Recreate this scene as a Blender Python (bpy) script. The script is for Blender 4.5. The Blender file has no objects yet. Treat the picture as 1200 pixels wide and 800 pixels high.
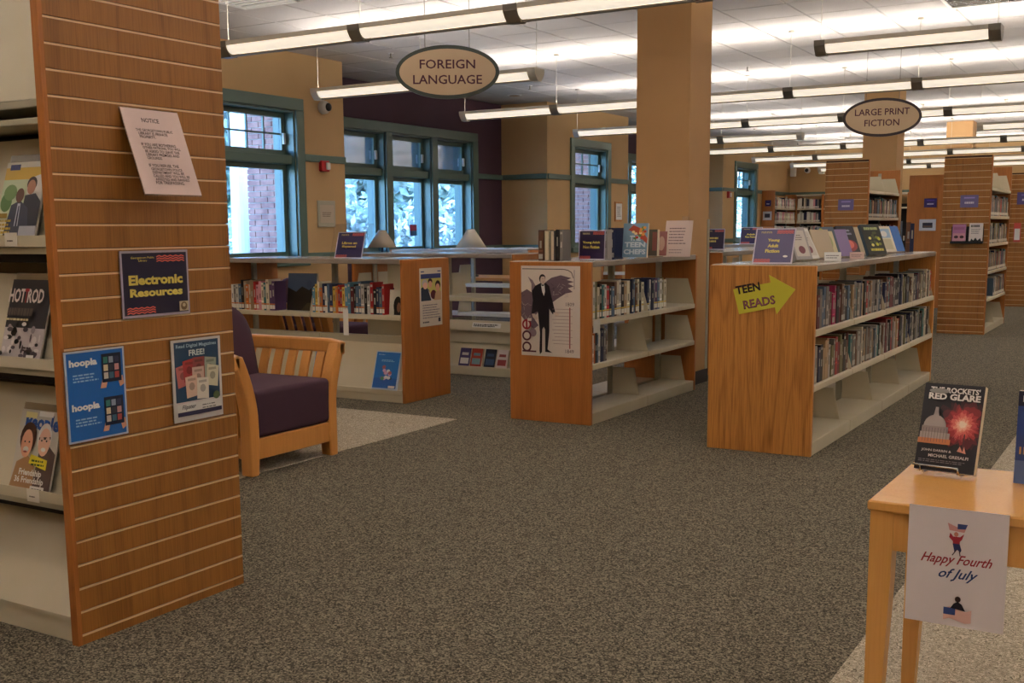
import bpy, math, random
from mathutils import Matrix, Vector
R = random.Random(7)
PI = math.pi
sc = bpy.context.scene
C = sc.collection

# ---------------------------------------------------------------- camera
F_PX, CX, CY = 1300.0, 582.0, 457.0
YAW, PITCH, ROLL, CAM_H = -.5461, .1437, .0091, 1.30
cam_d = bpy.data.cameras.new('camera'); cam = bpy.data.objects.new('camera', cam_d); C.objects.link(cam)
cam_d.sensor_fit = 'HORIZONTAL'; cam_d.sensor_width = 36; cam_d.lens = 36 * F_PX / 1200
cam_d.shift_x = (600 - CX) / 1200; cam_d.shift_y = (CY - 400) / 1200
cam_d.clip_start = .05; cam_d.clip_end = 200
_f = Vector((math.sin(YAW) * math.cos(PITCH), math.cos(YAW) * math.cos(PITCH), -math.sin(PITCH)))
_r = Vector((math.cos(YAW), -math.sin(YAW), 0)); _d = _f.cross(_r)
_r2 = _r * math.cos(ROLL) + _d * math.sin(ROLL); _d2 = -_r * math.sin(ROLL) + _d * math.cos(ROLL)
cam.matrix_world = Matrix(((_r2.x, -_d2.x, -_f.x, 0), (_r2.y, -_d2.y, -_f.y, 0), (_r2.z, -_d2.z, -_f.z, CAM_H), (0, 0, 0, 1)))
sc.camera = cam

# ---------------------------------------------------------------- daylight and exposure
w = bpy.data.worlds.new('world'); sc.world = w; w.use_nodes = True
_bg = w.node_tree.nodes['Background']
_sky = w.node_tree.nodes.new('ShaderNodeTexSky'); _sky.sky_type = 'NISHITA'
_sky.sun_disc = False; _sky.sun_elevation = math.radians(48); _sky.sun_rotation = math.radians(60)
_sky.air_density = 1.2; _sky.dust_density = 1.5
w.node_tree.links.new(_sky.outputs[0], _bg.inputs[0]); _bg.inputs[1].default_value = 3.2
sc.view_settings.view_transform = 'Standard'; sc.view_settings.look = 'None'
sc.view_settings.exposure = 0.30; sc.view_settings.gamma = 1; sc.view_settings.use_curve_mapping = False
LAMP_W = 15.5        # watts of each 1.23 m run of pendant tube
LENS_E = .64         # brightness of the pendant lenses

# ---------------------------------------------------------------- helpers
def S(r, g, b):
    return tuple(((c / 255) / 12.92 if c / 255 <= .04045 else ((c / 255 + .055) / 1.055) ** 2.4) for c in (r, g, b)) + (1,)

def mat(name, col, rough=.6, metal=0, emit=None, es=1, spec=None):
    m = bpy.data.materials.new(name); m.use_nodes = True
    b = m.node_tree.nodes['Principled BSDF']
    b.inputs['Base Color'].default_value = col; b.inputs['Roughness'].default_value = rough
    b.inputs['Metallic'].default_value = metal
    if spec is not None: b.inputs['Specular IOR Level'].default_value = spec
    if emit: b.inputs['Emission Color'].default_value = emit; b.inputs['Emission Strength'].default_value = es
    return m

def N(m, t, **k):
    n = m.node_tree.nodes.new(t)
    for a, v in k.items(): setattr(n, a, v)
    return n
def Lk(m, a, b): m.node_tree.links.new(a, b)
def bsdf(m): return m.node_tree.nodes['Principled BSDF']

def mottled(name, c1, c2, scale, rough=.6, detail=3, bump=0, bscale=None, lo=.35, hi=.65, stretch=(1, 1, 1), spec=None):
    m = mat(name, c1, rough, spec=spec)
    g = N(m, 'ShaderNodeNewGeometry'); mp = N(m, 'ShaderNodeMapping'); mp.inputs['Scale'].default_value = stretch
    Lk(m, g.outputs['Position'], mp.inputs['Vector'])
    n = N(m, 'ShaderNodeTexNoise'); n.inputs['Scale'].default_value = scale; n.inputs['Detail'].default_value = detail
    Lk(m, mp.outputs[0], n.inputs['Vector'])
    r = N(m, 'ShaderNodeValToRGB'); r.color_ramp.elements[0].position = lo; r.color_ramp.elements[1].position = hi
    r.color_ramp.elements[0].color = c1; r.color_ramp.elements[1].color = c2
    Lk(m, n.outputs['Fac'], r.inputs[0]); Lk(m, r.outputs[0], bsdf(m).inputs['Base Color'])
    if bump:
        bn = N(m, 'ShaderNodeBump'); bn.inputs['Strength'].default_value = bump; bn.inputs['Distance'].default_value = .004
        Lk(m, n.outputs['Fac'], bn.inputs['Height']); Lk(m, bn.outputs[0], bsdf(m).inputs['Normal'])
    return m

def wood(name, base, dark, ring=2.2, contrast=.6, rough=.38):
    """flat-sawn oak veneer: cathedral figure and fine pores running upwards"""
    m = mat(name, base, rough)
    g = N(m, 'ShaderNodeNewGeometry')
    mp = N(m, 'ShaderNodeMapping'); mp.inputs['Scale'].default_value = (1, 1, .10)
    Lk(m, g.outputs['Position'], mp.inputs['Vector'])
    big = N(m, 'ShaderNodeTexNoise'); big.inputs['Scale'].default_value = 4.2; big.inputs['Detail'].default_value = 2
    Lk(m, mp.outputs[0], big.inputs['Vector'])
    mul = N(m, 'ShaderNodeMath', operation='MULTIPLY'); mul.inputs[1].default_value = 20 * ring
    Lk(m, big.outputs['Fac'], mul.inputs[0])
    sn = N(m, 'ShaderNodeMath', operation='SINE'); Lk(m, mul.outputs[0], sn.inputs[0])
    ab = N(m, 'ShaderNodeMath', operation='MULTIPLY_ADD'); ab.inputs[1].default_value = .5; ab.inputs[2].default_value = .5
    Lk(m, sn.outputs[0], ab.inputs[0])
    pw = N(m, 'ShaderNodeMath', operation='POWER'); pw.inputs[1].default_value = 8; Lk(m, ab.outputs[0], pw.inputs[0])
    mp2 = N(m, 'ShaderNodeMapping'); mp2.inputs['Scale'].default_value = (1, 1, .03)
    Lk(m, g.outputs['Position'], mp2.inputs['Vector'])
    fine = N(m, 'ShaderNodeTexNoise'); fine.inputs['Scale'].default_value = 190; fine.inputs['Detail'].default_value = 3
    Lk(m, mp2.outputs[0], fine.inputs['Vector'])
    fm = N(m, 'ShaderNodeMapRange'); fm.inputs[1].default_value = .42; fm.inputs[2].default_value = .68
    Lk(m, fine.outputs['Fac'], fm.inputs[0])
    ad = N(m, 'ShaderNodeMath', operation='MULTIPLY_ADD'); ad.inputs[1].default_value = .55
    Lk(m, pw.outputs[0], ad.inputs[0])
    f2 = N(m, 'ShaderNodeMath', operation='MULTIPLY'); f2.inputs[1].default_value = .75; Lk(m, fm.outputs[0], f2.inputs[0])
    Lk(m, f2.outputs[0], ad.inputs[2])
    cl = N(m, 'ShaderNodeMath', operation='MULTIPLY'); cl.inputs[1].default_value = contrast; cl.use_clamp = True
    Lk(m, ad.outputs[0], cl.inputs[0])
    mx = N(m, 'ShaderNodeMix', data_type='RGBA'); mx.inputs['A'].default_value = base; mx.inputs['B'].default_value = dark
    Lk(m, cl.outputs[0], mx.inputs['Factor']); Lk(m, mx.outputs['Result'], bsdf(m).inputs['Base Color'])
    return m

M = {}
M['oak'] = wood('oak_veneer', S(206, 140, 68), S(140, 84, 32), contrast=.68)
M['oak_red'] = wood('oak_veneer_plain', S(184, 114, 52), S(150, 88, 36), 1.1, .6)
M['slat'] = wood('slatwall_veneer', S(164, 108, 46), S(108, 64, 22), 1.6, .5, .42)
M['beech'] = wood('chair_wood', S(218, 152, 80), S(190, 124, 60), 1.0, .4, .3)
M['maple'] = wood('table_wood', S(224, 166, 92), S(204, 142, 72), 1.0, .35, .22)
M['insert'] = mat('groove_liner', S(232, 196, 152), .3)
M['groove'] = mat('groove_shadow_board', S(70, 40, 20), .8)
M['metal'] = mottled('beige_enamel', S(206, 196, 168), S(212, 202, 178), 3, .38)
M['gray'] = mottled('grey_laminate', S(150, 140, 130), S(160, 150, 140), 6, .24)
M['post'] = mat('upright_enamel', S(176, 170, 148), .4)
M['black'] = mat('black_plastic', S(22, 22, 24), .4)
M['darkgap'] = mat('dark_interior', S(34, 30, 28), .8)  # near-black that stands in for shade in the magazine case gaps
M['steel'] = mat('wire_chrome', S(190, 190, 188), .25, 1)
M['tan'] = mottled('tan_paint', S(194, 158, 108), S(198, 162, 112), 2, .75, bump=.05)
M['column'] = mottled('column_paint', S(190, 148, 98), S(194, 152, 102), 2, .7, bump=.05)
M['purple'] = mottled('aubergine_paint', S(78, 52, 66), S(82, 56, 70), 2, .75)
M['green'] = mottled('sage_green_gloss', S(84, 106, 94), S(88, 110, 98), 4, .35)
M['tile'] = mottled('ceiling_tile', S(196, 189, 184), S(188, 181, 176), 160, .9, bump=.12)
M['tbar'] = mat('ceiling_tbar', S(160, 154, 148), .5)
M['white'] = mat('white_plastic', S(225, 222, 216), .4)
M['base'] = mat('rubber_baseboard', S(46, 38, 38), .6)
M['upholstery'] = mottled('plum_fabric', S(64, 36, 52), S(76, 46, 62), 500, .85, bump=.15)
M['brick'] = mottled('red_brick', S(140, 92, 84), S(176, 122, 108), 9, .85, bump=.3)
M['mortar'] = mottled('mortar', S(190, 182, 174), S(170, 164, 158), 30, .9)
M['leaf'] = mottled('hedge_leaf', S(104, 124, 108), S(186, 196, 186), 7, .45)
M['leaf2'] = mottled('tree_leaf', S(104, 122, 112), S(160, 174, 164), 3, .5)
M['flower'] = mat('white_blossom', S(240, 240, 236), .6)
M['bark'] = mottled('bark', S(80, 66, 54), S(110, 96, 82), 12, .9)
M['grass'] = mottled('lawn', S(96, 128, 70), S(130, 160, 96), 3, .9)
M['paving'] = mottled('concrete_path', S(200, 196, 188), S(214, 210, 202), 5, .85)
M['red'] = mat('alarm_red', S(190, 30, 34), .35)
M['shade'] = mat('lamp_shade', S(214, 204, 184), .7)
M['fixture'] = mat('pendant_housing', S(188, 180, 164), .45)
M['collar'] = mat('pendant_collar', S(110, 104, 92), .45)
M['cap'] = mat('pendant_end_cap', S(206, 198, 182), .5)
M['lens'] = mat('pendant_lens', S(240, 230, 205), .4, emit=S(255, 243, 224), es=LENS_E)
M['tube'] = mat('fluorescent_tube', S(240, 235, 225), .4, emit=S(255, 238, 214), es=4)
M['glass'] = None

def vcol(name, rough, spec=.5, coat=0):
    m = mat(name, (1, 1, 1, 1), rough, spec=spec)
    a = N(m, 'ShaderNodeVertexColor', layer_name='Col'); Lk(m, a.outputs['Color'], bsdf(m).inputs['Base Color'])
    if coat: bsdf(m).inputs['Coat Weight'].default_value = coat
    return m
M['paper'] = vcol('printed_paper', .6, .3)
M['gloss'] = vcol('glossy_cover', .32, .5)
M['book'] = vcol('book_cloth_and_paper', .5, .35)

def glass(name, refl, tint=(1, 1, 1, 1), rough=0.0, k=.6):
    m = bpy.data.materials.new(name); m.use_nodes = True; nt = m.node_tree; nt.nodes.clear()
    o = nt.nodes.new('ShaderNodeOutputMaterial'); mx = nt.nodes.new('ShaderNodeMixShader')
    t = nt.nodes.new('ShaderNodeBsdfTransparent'); t.inputs[0].default_value = tint
    g = nt.nodes.new('ShaderNodeBsdfGlossy'); g.inputs['Roughness'].default_value = rough
    lw = nt.nodes.new('ShaderNodeLayerWeight'); lw.inputs[0].default_value = .25
    ma = nt.nodes.new('ShaderNodeMath'); ma.operation = 'MULTIPLY_ADD'; ma.inputs[1].default_value = k; ma.inputs[2].default_value = refl
    ma.use_clamp = True
    nt.links.new(lw.outputs['Fresnel'], ma.inputs[0]); nt.links.new(ma.outputs[0], mx.inputs[0])
    nt.links.new(t.outputs[0], mx.inputs[1]); nt.links.new(g.outputs[0], mx.inputs[2]); nt.links.new(mx.outputs[0], o.inputs[0])
    return m
M['glass'] = glass('window_glass', .0, (.61, .78, 1, 1), k=.25)
M['glass_tr'] = glass('transom_glass', .36, (.60, .77, 1, 1), .12)
M['acrylic'] = glass('clear_acrylic', .05, (.94, .95, .96, 1), .05)

def carpet(name, cols, scale, big=False):
    m = mat(name, cols[0], .95, spec=.1)
    g = N(m, 'ShaderNodeNewGeometry')
    n = N(m, 'ShaderNodeTexNoise'); n.inputs['Scale'].default_value = scale; n.inputs['Detail'].default_value = 2; n.inputs['Roughness'].default_value = .7
    src = g.outputs['Position']
    Lk(m, src, n.inputs['Vector'])
    v = N(m, 'ShaderNodeTexVoronoi'); v.inputs['Scale'].default_value = scale * .9; Lk(m, src, v.inputs['Vector'])
    sep = N(m, 'ShaderNodeSeparateColor'); Lk(m, v.outputs['Color'], sep.inputs[0])
    ad = N(m, 'ShaderNodeMath', operation='MULTIPLY_ADD'); ad.inputs[1].default_value = .45
    Lk(m, sep.outputs[0], ad.inputs[0])
    hf = N(m, 'ShaderNodeMath', operation='MULTIPLY'); hf.inputs[1].default_value = .55; Lk(m, n.outputs['Fac'], hf.inputs[0])
    Lk(m, hf.outputs[0], ad.inputs[2])
    r = N(m, 'ShaderNodeValToRGB'); e = r.color_ramp.elements
    e[0].position = .3; e[0].color = cols[0]; e[1].position = .72; e[1].color = cols[2]
    k = e.new(.5); k.color = cols[1]
    Lk(m, ad.outputs[0], r.inputs[0])
    out = r.outputs[0]
    if big:      # swirled loop pattern of the inlay
        n2 = N(m, 'ShaderNodeTexNoise'); n2.inputs['Scale'].default_value = 14; n2.inputs['Detail'].default_value = 1; n2.inputs['Distortion'].default_value = 3.2
        Lk(m, src, n2.inputs['Vector'])
        mm = N(m, 'ShaderNodeMath', operation='MULTIPLY'); mm.inputs[1].default_value = 60; Lk(m, n2.outputs['Fac'], mm.inputs[0])
        s2 = N(m, 'ShaderNodeMath', operation='SINE'); Lk(m, mm.outputs[0], s2.inputs[0])
        mr = N(m, 'ShaderNodeMapRange'); mr.inputs[1].default_value = .45; mr.inputs[2].default_value = .85; mr.inputs[4].default_value = .85
        Lk(m, s2.outputs[0], mr.inputs[0])
        mx = N(m, 'ShaderNodeMix', data_type='RGBA'); mx.inputs['B'].default_value = cols[3]
        Lk(m, mr.outputs[0], mx.inputs['Factor']); Lk(m, out, mx.inputs['A']); out = mx.outputs['Result']
    Lk(m, out, bsdf(m).inputs['Base Color'])
    b = N(m, 'ShaderNodeBump'); b.inputs['Strength'].default_value = .5; b.inputs['Distance'].default_value = .004
    Lk(m, ad.outputs[0], b.inputs['Height']); Lk(m, b.outputs[0], bsdf(m).inputs['Normal'])
    return m
M['carpet'] = carpet('grey_brown_loop_carpet', [S(54, 50, 43), S(96, 90, 77), S(150, 141, 121)], 200)
M['inlay'] = carpet('pale_patterned_carpet', [S(158, 148, 128), S(184, 172, 152), S(214, 202, 180), S(98, 89, 75)], 190, True)

class MB:
    """collects solids; build() links them as one mesh object"""
    def __init__(s, smooth=False): s.v = []; s.f = []; s.mi = []; s.c = []; s.mats = []; s.smooth = smooth
    def m(s, name):
        if name not in s.mats: s.mats.append(name)
        return s.mats.index(name)
    def add(s, verts, faces, mt, col=None, xf=None):
        k = len(s.v); i = s.m(mt)
        for p in verts:
            p = Vector(p)
            s.v.append(tuple(xf @ p) if xf is not None else tuple(p))
        for f in faces:
            s.f.append(tuple(k + j for j in f)); s.mi.append(i); s.c.append(col or (.8, .8, .8, 1))
        return s
    def box(s, x0, x1, y0, y1, z0, z1, mt, col=None, xf=None, fcol=None):
        v = [(x0, y0, z0), (x1, y0, z0), (x1, y1, z0), (x0, y1, z0), (x0, y0, z1), (x1, y0, z1), (x1, y1, z1), (x0, y1, z1)]
        f = [(0, 3, 2, 1), (4, 5, 6, 7), (0, 1, 5, 4), (1, 2, 6, 5), (2, 3, 7, 6), (3, 0, 4, 7)]
        s.add(v, f, mt, col, xf)
        if fcol:                       # colours by face: 0 bottom 1 top 2 front 3 right 4 back 5 left
            for j, cc in fcol.items(): s.c[len(s.c) - 6 + j] = cc
        return s
    def bbox(s, x0, x1, y0, y1, z0, z1, mt, b=.004, col=None, xf=None):
        """box with chamfered edges"""
        X, Y, Z = (x0, x1), (y0, y1), (z0, z1); v = []; idx = {}
        for i in (0, 1):
            for j in (0, 1):
                for k in (0, 1):
                    sx, sy, sz = (1 - 2 * i) * b, (1 - 2 * j) * b, (1 - 2 * k) * b
                    idx[i, j, k, 0] = len(v); v.append((X[i], Y[j] + sy, Z[k] + sz))
                    idx[i, j, k, 1] = len(v); v.append((X[i] + sx, Y[j], Z[k] + sz))
                    idx[i, j, k, 2] = len(v); v.append((X[i] + sx, Y[j] + sy, Z[k]))
        f = []
        for i in (0, 1):
            q = [idx[i, 0, 0, 0], idx[i, 1, 0, 0], idx[i, 1, 1, 0], idx[i, 0, 1, 0]]; f.append(q if i else q[::-1])
            q = [idx[0, i, 0, 1], idx[0, i, 1, 1], idx[1, i, 1, 1], idx[1, i, 0, 1]]; f.append(q if i else q[::-1])
            q = [idx[0, 0, i, 2], idx[1, 0, i, 2], idx[1, 1, i, 2], idx[0, 1, i, 2]]; f.append(q if i else q[::-1])
        for i in (0, 1):
            for j in (0, 1):
                q = [idx[i, j, 0, 0], idx[i, j, 1, 0], idx[i, j, 1, 1], idx[i, j, 0, 1]]; f.append(q if (i ^ j) else q[::-1])
                q = [idx[i, 0, j, 0], idx[i, 1, j, 0], idx[i, 1, j, 2], idx[i, 0, j, 2]]; f.append(q if (i ^ j ^ 1) else q[::-1])
                q = [idx[0, i, j, 1], idx[1, i, j, 1], idx[1, i, j, 2], idx[0, i, j, 2]]; f.append(q if (i ^ j) else q[::-1])
                for k in (0, 1):
                    q = [idx[i, j, k, 0], idx[i, j, k, 1], idx[i, j, k, 2]]; f.append(q if (i ^ j ^ k) else q[::-1])
        return s.add(v, f, mt, col, xf)
    def prism(s, poly, a0, a1, axis, mt, col=None, xf=None):
        """poly in the two other axes (order xyz minus axis), extruded from a0 to a1"""
        n = len(poly)
        def P(p, a): return {'x': (a, p[0], p[1]), 'y': (p[0], a, p[1]), 'z': (p[0], p[1], a)}[axis]
        v = [P(p, a0) for p in poly] + [P(p, a1) for p in poly]
        f = [tuple(range(n)), tuple(range(2 * n - 1, n - 1, -1))] + [(i, i + n, (i + 1) % n + n, (i + 1) % n) for i in range(n)]
        return s.add(v, f, mt, col, xf)
    def tube(s, pts, r, mt, n=8, col=None, xf=None, cap=True):
        pts = [Vector(p) for p in pts]; rs = r if isinstance(r, (list, tuple)) else [r] * len(pts); v = []
        for i, p in enumerate(pts):
            d = (pts[min(i + 1, len(pts) - 1)] - pts[max(i - 1, 0)]).normalized()
            u = d.cross(Vector((0, 0, 1)) if abs(d.z) < .9 else Vector((1, 0, 0))).normalized(); w_ = d.cross(u)
            for k in range(n):
                a = 2 * PI * k / n; v.append(p + (u * math.cos(a) + w_ * math.sin(a)) * rs[i])
        f = []
        for i in range(len(pts) - 1):
            for k in range(n): f.append((i * n + k, i * n + (k + 1) % n, (i + 1) * n + (k + 1) % n, (i + 1) * n + k))
        if cap: f += [tuple(range(n))[::-1], tuple(range((len(pts) - 1) * n, len(pts) * n))]
        return s.add(v, f, mt, col, xf)
    def lathe(s, prof, mt, n=16, c=(0, 0), col=None, xf=None):
        v = []; f = []
        for r, z in prof:
            for k in range(n): v.append((c[0] + r * math.cos(2 * PI * k / n), c[1] + r * math.sin(2 * PI * k / n), z))
        for i in range(len(prof) - 1):
            for k in range(n): f.append((i * n + k, i * n + (k + 1) % n, (i + 1) * n + (k + 1) % n, (i + 1) * n + k))
        f += [tuple(range(n))[::-1], tuple(range((len(prof) - 1) * n, len(prof) * n))]
        return s.add(v, f, mt, col, xf)
    def loft(s, rings, mt, col=None, xf=None):
        n = len(rings[0]); v = [p for r in rings for p in r]; f = []
        for i in range(len(rings) - 1):
            for k in range(n): f.append((i * n + k, i * n + (k + 1) % n, (i + 1) * n + (k + 1) % n, (i + 1) * n + k))
        f += [tuple(range(n))[::-1], tuple(range((len(rings) - 1) * n, len(rings) * n))]
        return s.add(v, f, mt, col, xf)
    def mesh(s, name):
        me = bpy.data.meshes.new(name); me.from_pydata(s.v, [], s.f)
        for n in s.mats: me.materials.append(M[n])
        me.polygons.foreach_set('material_index', s.mi)
        ca = me.color_attributes.new('Col', 'FLOAT_COLOR', 'CORNER'); buf = []
        for p, cc in zip(me.polygons, s.c): buf += list(cc) * p.loop_total
        ca.data.foreach_set('color', buf)
        if s.smooth: me.polygons.foreach_set('use_smooth', [True] * len(me.polygons))
        me.validate(clean_customdata=False); me.update()
        return me
    def build(s, name, parent=None, loc=(0, 0, 0), rot=(0, 0, 0), label=None):
        o = bpy.data.objects.new(name, s.mesh(name)); C.objects.link(o)
        o.location = loc; o.rotation_euler = rot
        if parent: o.parent = parent
        if label: o['label'] = label
        return o

def tag(o, label, cat, group=None, kind=None):
    o['label'] = label; o['category'] = cat
    if group: o['group'] = group
    if kind: o['kind'] = kind
    return o
def thing(name, label, cat, loc=(0, 0, 0), rz=0, group=None, rot=None):
    o = bpy.data.objects.new(name, None); C.objects.link(o); o.location = loc
    o.rotation_euler = rot if rot else (0, 0, rz); o.empty_display_size = .05
    return tag(o, label, cat, group)
def struct(name, mb, label=None, parent=None):
    o = mb.build(name, parent)
    if not parent:
        o['kind'] = 'structure'; o['label'] = label; o['category'] = name.split('_')[0]
    return o
def inst(o, parent, loc=None, rot=None):
    c = o.copy(); C.objects.link(c); c.parent = parent
    if loc is not None: c.location = loc
    if rot is not None: c.rotation_euler = rot
    return c

# lettering as flat mesh
_tc = {}
def text_geo(t, bold=0, shear=0, ls=1.0):
    key = (t, bold, shear, ls)
    if key in _tc: return _tc[key]
    cu = bpy.data.curves.new('t', 'FONT'); cu.body = t; cu.size = 1; cu.align_x = 'CENTER'; cu.align_y = 'CENTER'
    cu.resolution_u = 2; cu.offset = bold; cu.shear = shear; cu.space_line = ls; cu.fill_mode = 'FRONT'
    o = bpy.data.objects.new('t', cu); C.objects.link(o)
    dg = bpy.context.evaluated_depsgraph_get(); dg.update(); me = o.evaluated_get(dg).to_mesh()
    v = [tuple(x.co) for x in me.vertices]; f = [tuple(p.vertices) for p in me.polygons]
    o.evaluated_get(dg).to_mesh_clear(); bpy.data.objects.remove(o); bpy.data.curves.remove(cu)
    xs = [p[0] for p in v] or [0, 1]; ys = [p[1] for p in v] or [0, 1]
    r = (v, f, min(xs), max(xs), min(ys), max(ys)); _tc[key] = r
    return r

class Sheet(MB):
    """flat print: local x right, z up, facing -y. Coordinates 0..1 of the sheet; each layer lies a hair in front."""
    def __init__(s, w, h, th=.002, bg=S(240, 240, 240), mt='paper', edge=None, org=(0, 0, 0)):
        super().__init__(); s.w = w; s.h = h; s.mt = mt; s.L = 0; s.o = org
        s.box(org[0], org[0] + w, org[1], org[1] + th, org[2], org[2] + h, mt, edge or bg); s.c[-4] = bg
    def up(s): s.L += 1; return s.o[1] - .00025 * s.L
    def P(s, u, v, y): return (s.o[0] + u * s.w, y, s.o[2] + v * s.h)
    def poly(s, pts, col, up=True):
        y = s.up() if up else s.o[1] - .00025 * s.L
        a = sum(pts[i][0] * pts[(i + 1) % len(pts)][1] - pts[(i + 1) % len(pts)][0] * pts[i][1] for i in range(len(pts)))
        if a < 0: pts = pts[::-1]
        s.add([s.P(u, v, y) for u, v in pts], [tuple(range(len(pts)))], s.mt, col); return s
    def rect(s, u0, v0, u1, v1, col, up=True): return s.poly([(u0, v0), (u1, v0), (u1, v1), (u0, v1)], col, up)
    def ell(s, u, v, ru, rv, col, n=16, rot=0, up=True):
        k = s.w / s.h; pts = []
        for i in range(n):
            a = 2 * PI * i / n; x, y = ru * math.cos(a) * s.w, rv * math.sin(a) * s.h
            pts.append((u + (x * math.cos(rot) - y * math.sin(rot)) / s.w, v + (x * math.sin(rot) + y * math.cos(rot)) / s.h))
        return s.poly(pts, col, up)
    def line(s, pts, wd, col):
        """polyline, wd in sheet heights"""
        y = s.up()
        for (a, b) in zip(pts[:-1], pts[1:]):
            p = Vector(((b[0] - a[0]) * s.w, (b[1] - a[1]) * s.h)); 
            if p.length < 1e-6: continue
            nrm = Vector((-p.y, p.x)).normalized() * wd * s.h / 2
            q = [(a[0] - nrm.x / s.w, a[1] - nrm.y / s.h), (b[0] - nrm.x / s.w, b[1] - nrm.y / s.h), (b[0] + nrm.x / s.w, b[1] + nrm.y / s.h), (a[0] + nrm.x / s.w, a[1] + nrm.y / s.h)]
            s.add([s.P(u, v, y) for u, v in q], [(0, 1, 2, 3)], s.mt, col)
        return s
    def text(s, t, u, v, wid, col, bold=0, shear=0, hgt=None, rot=0, ls=1.0):
        """centred at u,v; wid = width as a fraction of the sheet width; hgt = height fraction of sheet height"""
        vv, ff, x0, x1, y0, y1 = text_geo(t, bold, shear, ls); y = s.up()
        k = wid * s.w / (x1 - x0); ky = hgt * s.h / (y1 - y0) if hgt else k
        cx, cy = (x0 + x1) / 2, (y0 + y1) / 2; cr, sr = math.cos(rot), math.sin(rot); out = []
        for p in vv:
            a, b = (p[0] - cx) * k, (p[1] - cy) * ky
            out.append((s.o[0] + u * s.w + a * cr - b * sr, y, s.o[2] + v * s.h + a * sr + b * cr))
        s.add(out, ff, s.mt, col); return s
    def lines(s, u0, u1, v0, v1, n, col, seed=1, duty=.4):
        """small body copy too fine to read: rows of broken dashes"""
        rr = random.Random(seed); y = s.up(); h = (v1 - v0) / n
        for i in range(n):
            vb = v1 - (i + 1) * h; u = u0; e = u1 - rr.random() * .25 * (u1 - u0)
            while u < e:
                wl = min(rr.uniform(.02, .09), e - u)
                s.add([s.P(a, b, y) for a, b in ((u, vb), (u + wl, vb), (u + wl, vb + h * duty), (u, vb + h * duty))], [(0, 1, 2, 3)], s.mt, col)
                u += wl + .015
        return s
def zig(sh, u0, u1, v, n, amp, wd, col, rows=3, gap=.03):
    for r in range(rows):
        pts = []
        for i in range(n * 2 + 1): pts.append((u0 + (u1 - u0) * i / (2 * n), v - r * gap + (amp if i % 2 else 0)))
        sh.line(pts, wd, col)
WHITE = S(238, 236, 232); BLACK = S(20, 20, 22); NAVY = S(38, 34, 74); YEL = S(226, 208, 104); CORAL = S(222, 104, 92)

# ================================================================ SETTING
ZC = 3.23; WL, WR_ = -8.35, -9.17
X_R, Y_F, Y_B = 9.0, -3.5, 27.95
fl = MB().box(-9.5, X_R, Y_F, Y_B + .3, -.06, 0, 'carpet'); struct('floor', fl, 'grey brown flecked loop carpet across the whole library floor')
struct('floor_inlay', MB().box(-8.3, -4.17, -1.0, 6.33, 0, .004, 'inlay'), 'pale patterned carpet inlay under the purple armchair')
struct('floor_inlay', MB().box(-.765, 5, -1.0, 14, 0, .004, 'inlay'), 'pale patterned carpet inlay under the small wooden display table')

def wall_x(name, x0, x1, y0, y1, mt, label, holes=(), ztop=ZC - .002):
    mb = MB(); y = y0
    for a, b, z0, z1 in holes:
        mb.box(x0, x1, y, a, 0, ztop, mt); mb.box(x0, x1, a, b, 0, z0, mt); mb.box(x0, x1, a, b, z1, ztop, mt); y = b
    mb.box(x0, x1, y, y1, 0, ztop, mt)
    return struct(name, mb, label)
OZ0, OZ1 = 1.0, 2.61
H1 = [(8.34, 9.52, OZ0, OZ1)]
H2 = [(11.30, 12.25, OZ0, OZ1), (12.39, 13.34, OZ0, OZ1), (13.48, 14.42, OZ0, OZ1)]
H3 = [(16.19, 17.41, OZ0, OZ1)]
H4 = [(19.10, 20.05, OZ0, OZ1), (20.19, 21.14, OZ0, OZ1), (21.28, 22.22, OZ0, OZ1)]
H5 = [(23.98, 25.27, OZ0, OZ1)]
wall_x('wall_left', WL - .3, WL, Y_F, 10.37, 'tan', 'tan wall pier with the security camera and red alarm', H1)
wall_x('wall_left', WR_ - .3, WR_, 10.37, 15.3, 'purple', 'dark aubergine recessed wall around the triple window', H2)
wall_x('wall_left', WL - .3, WL, 15.3, 18.28, 'tan', 'tan wall pier around the single window left of the column', H3)
wall_x('wall_left', WR_ - .3, WR_, 18.28, 23.13, 'purple', 'dark aubergine recess just left of the big column', H4)
wall_x('wall_left', WL - .3, WL, 23.13, Y_B, 'tan', 'far tan wall with narrow window beside the corner', H5)
for y0, y1, lb in ((10.07, 10.37, 'tan return closing the near side of the triple window recess'), (15.3, 15.6, 'shaded tan return wall right of the triple window'),
                   (17.98, 18.28, 'tan return closing the second recess behind the column'), (23.13, 23.43, 'shaded tan return wall just right of the column')):
    struct('wall_return', MB().box(WR_ - .3, WL - .3, y0, y1, 0, ZC - .002, 'tan'), lb)
struct('wall_back', MB().box(-9.5, X_R, Y_B, Y_B + .3, 0, ZC - .002, 'tan'), 'tan back wall at the far end of the reading room')
struct('wall_right', MB().box(X_R, X_R + .3, Y_F, Y_B + .3, 0, ZC - .002, 'tan'), 'tan right side wall outside the view')
struct('wall_front', MB().box(-9.5, X_R + .3, Y_F - .3, Y_F, 0, ZC - .002, 'tan'), 'tan wall behind the viewpoint')

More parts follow.
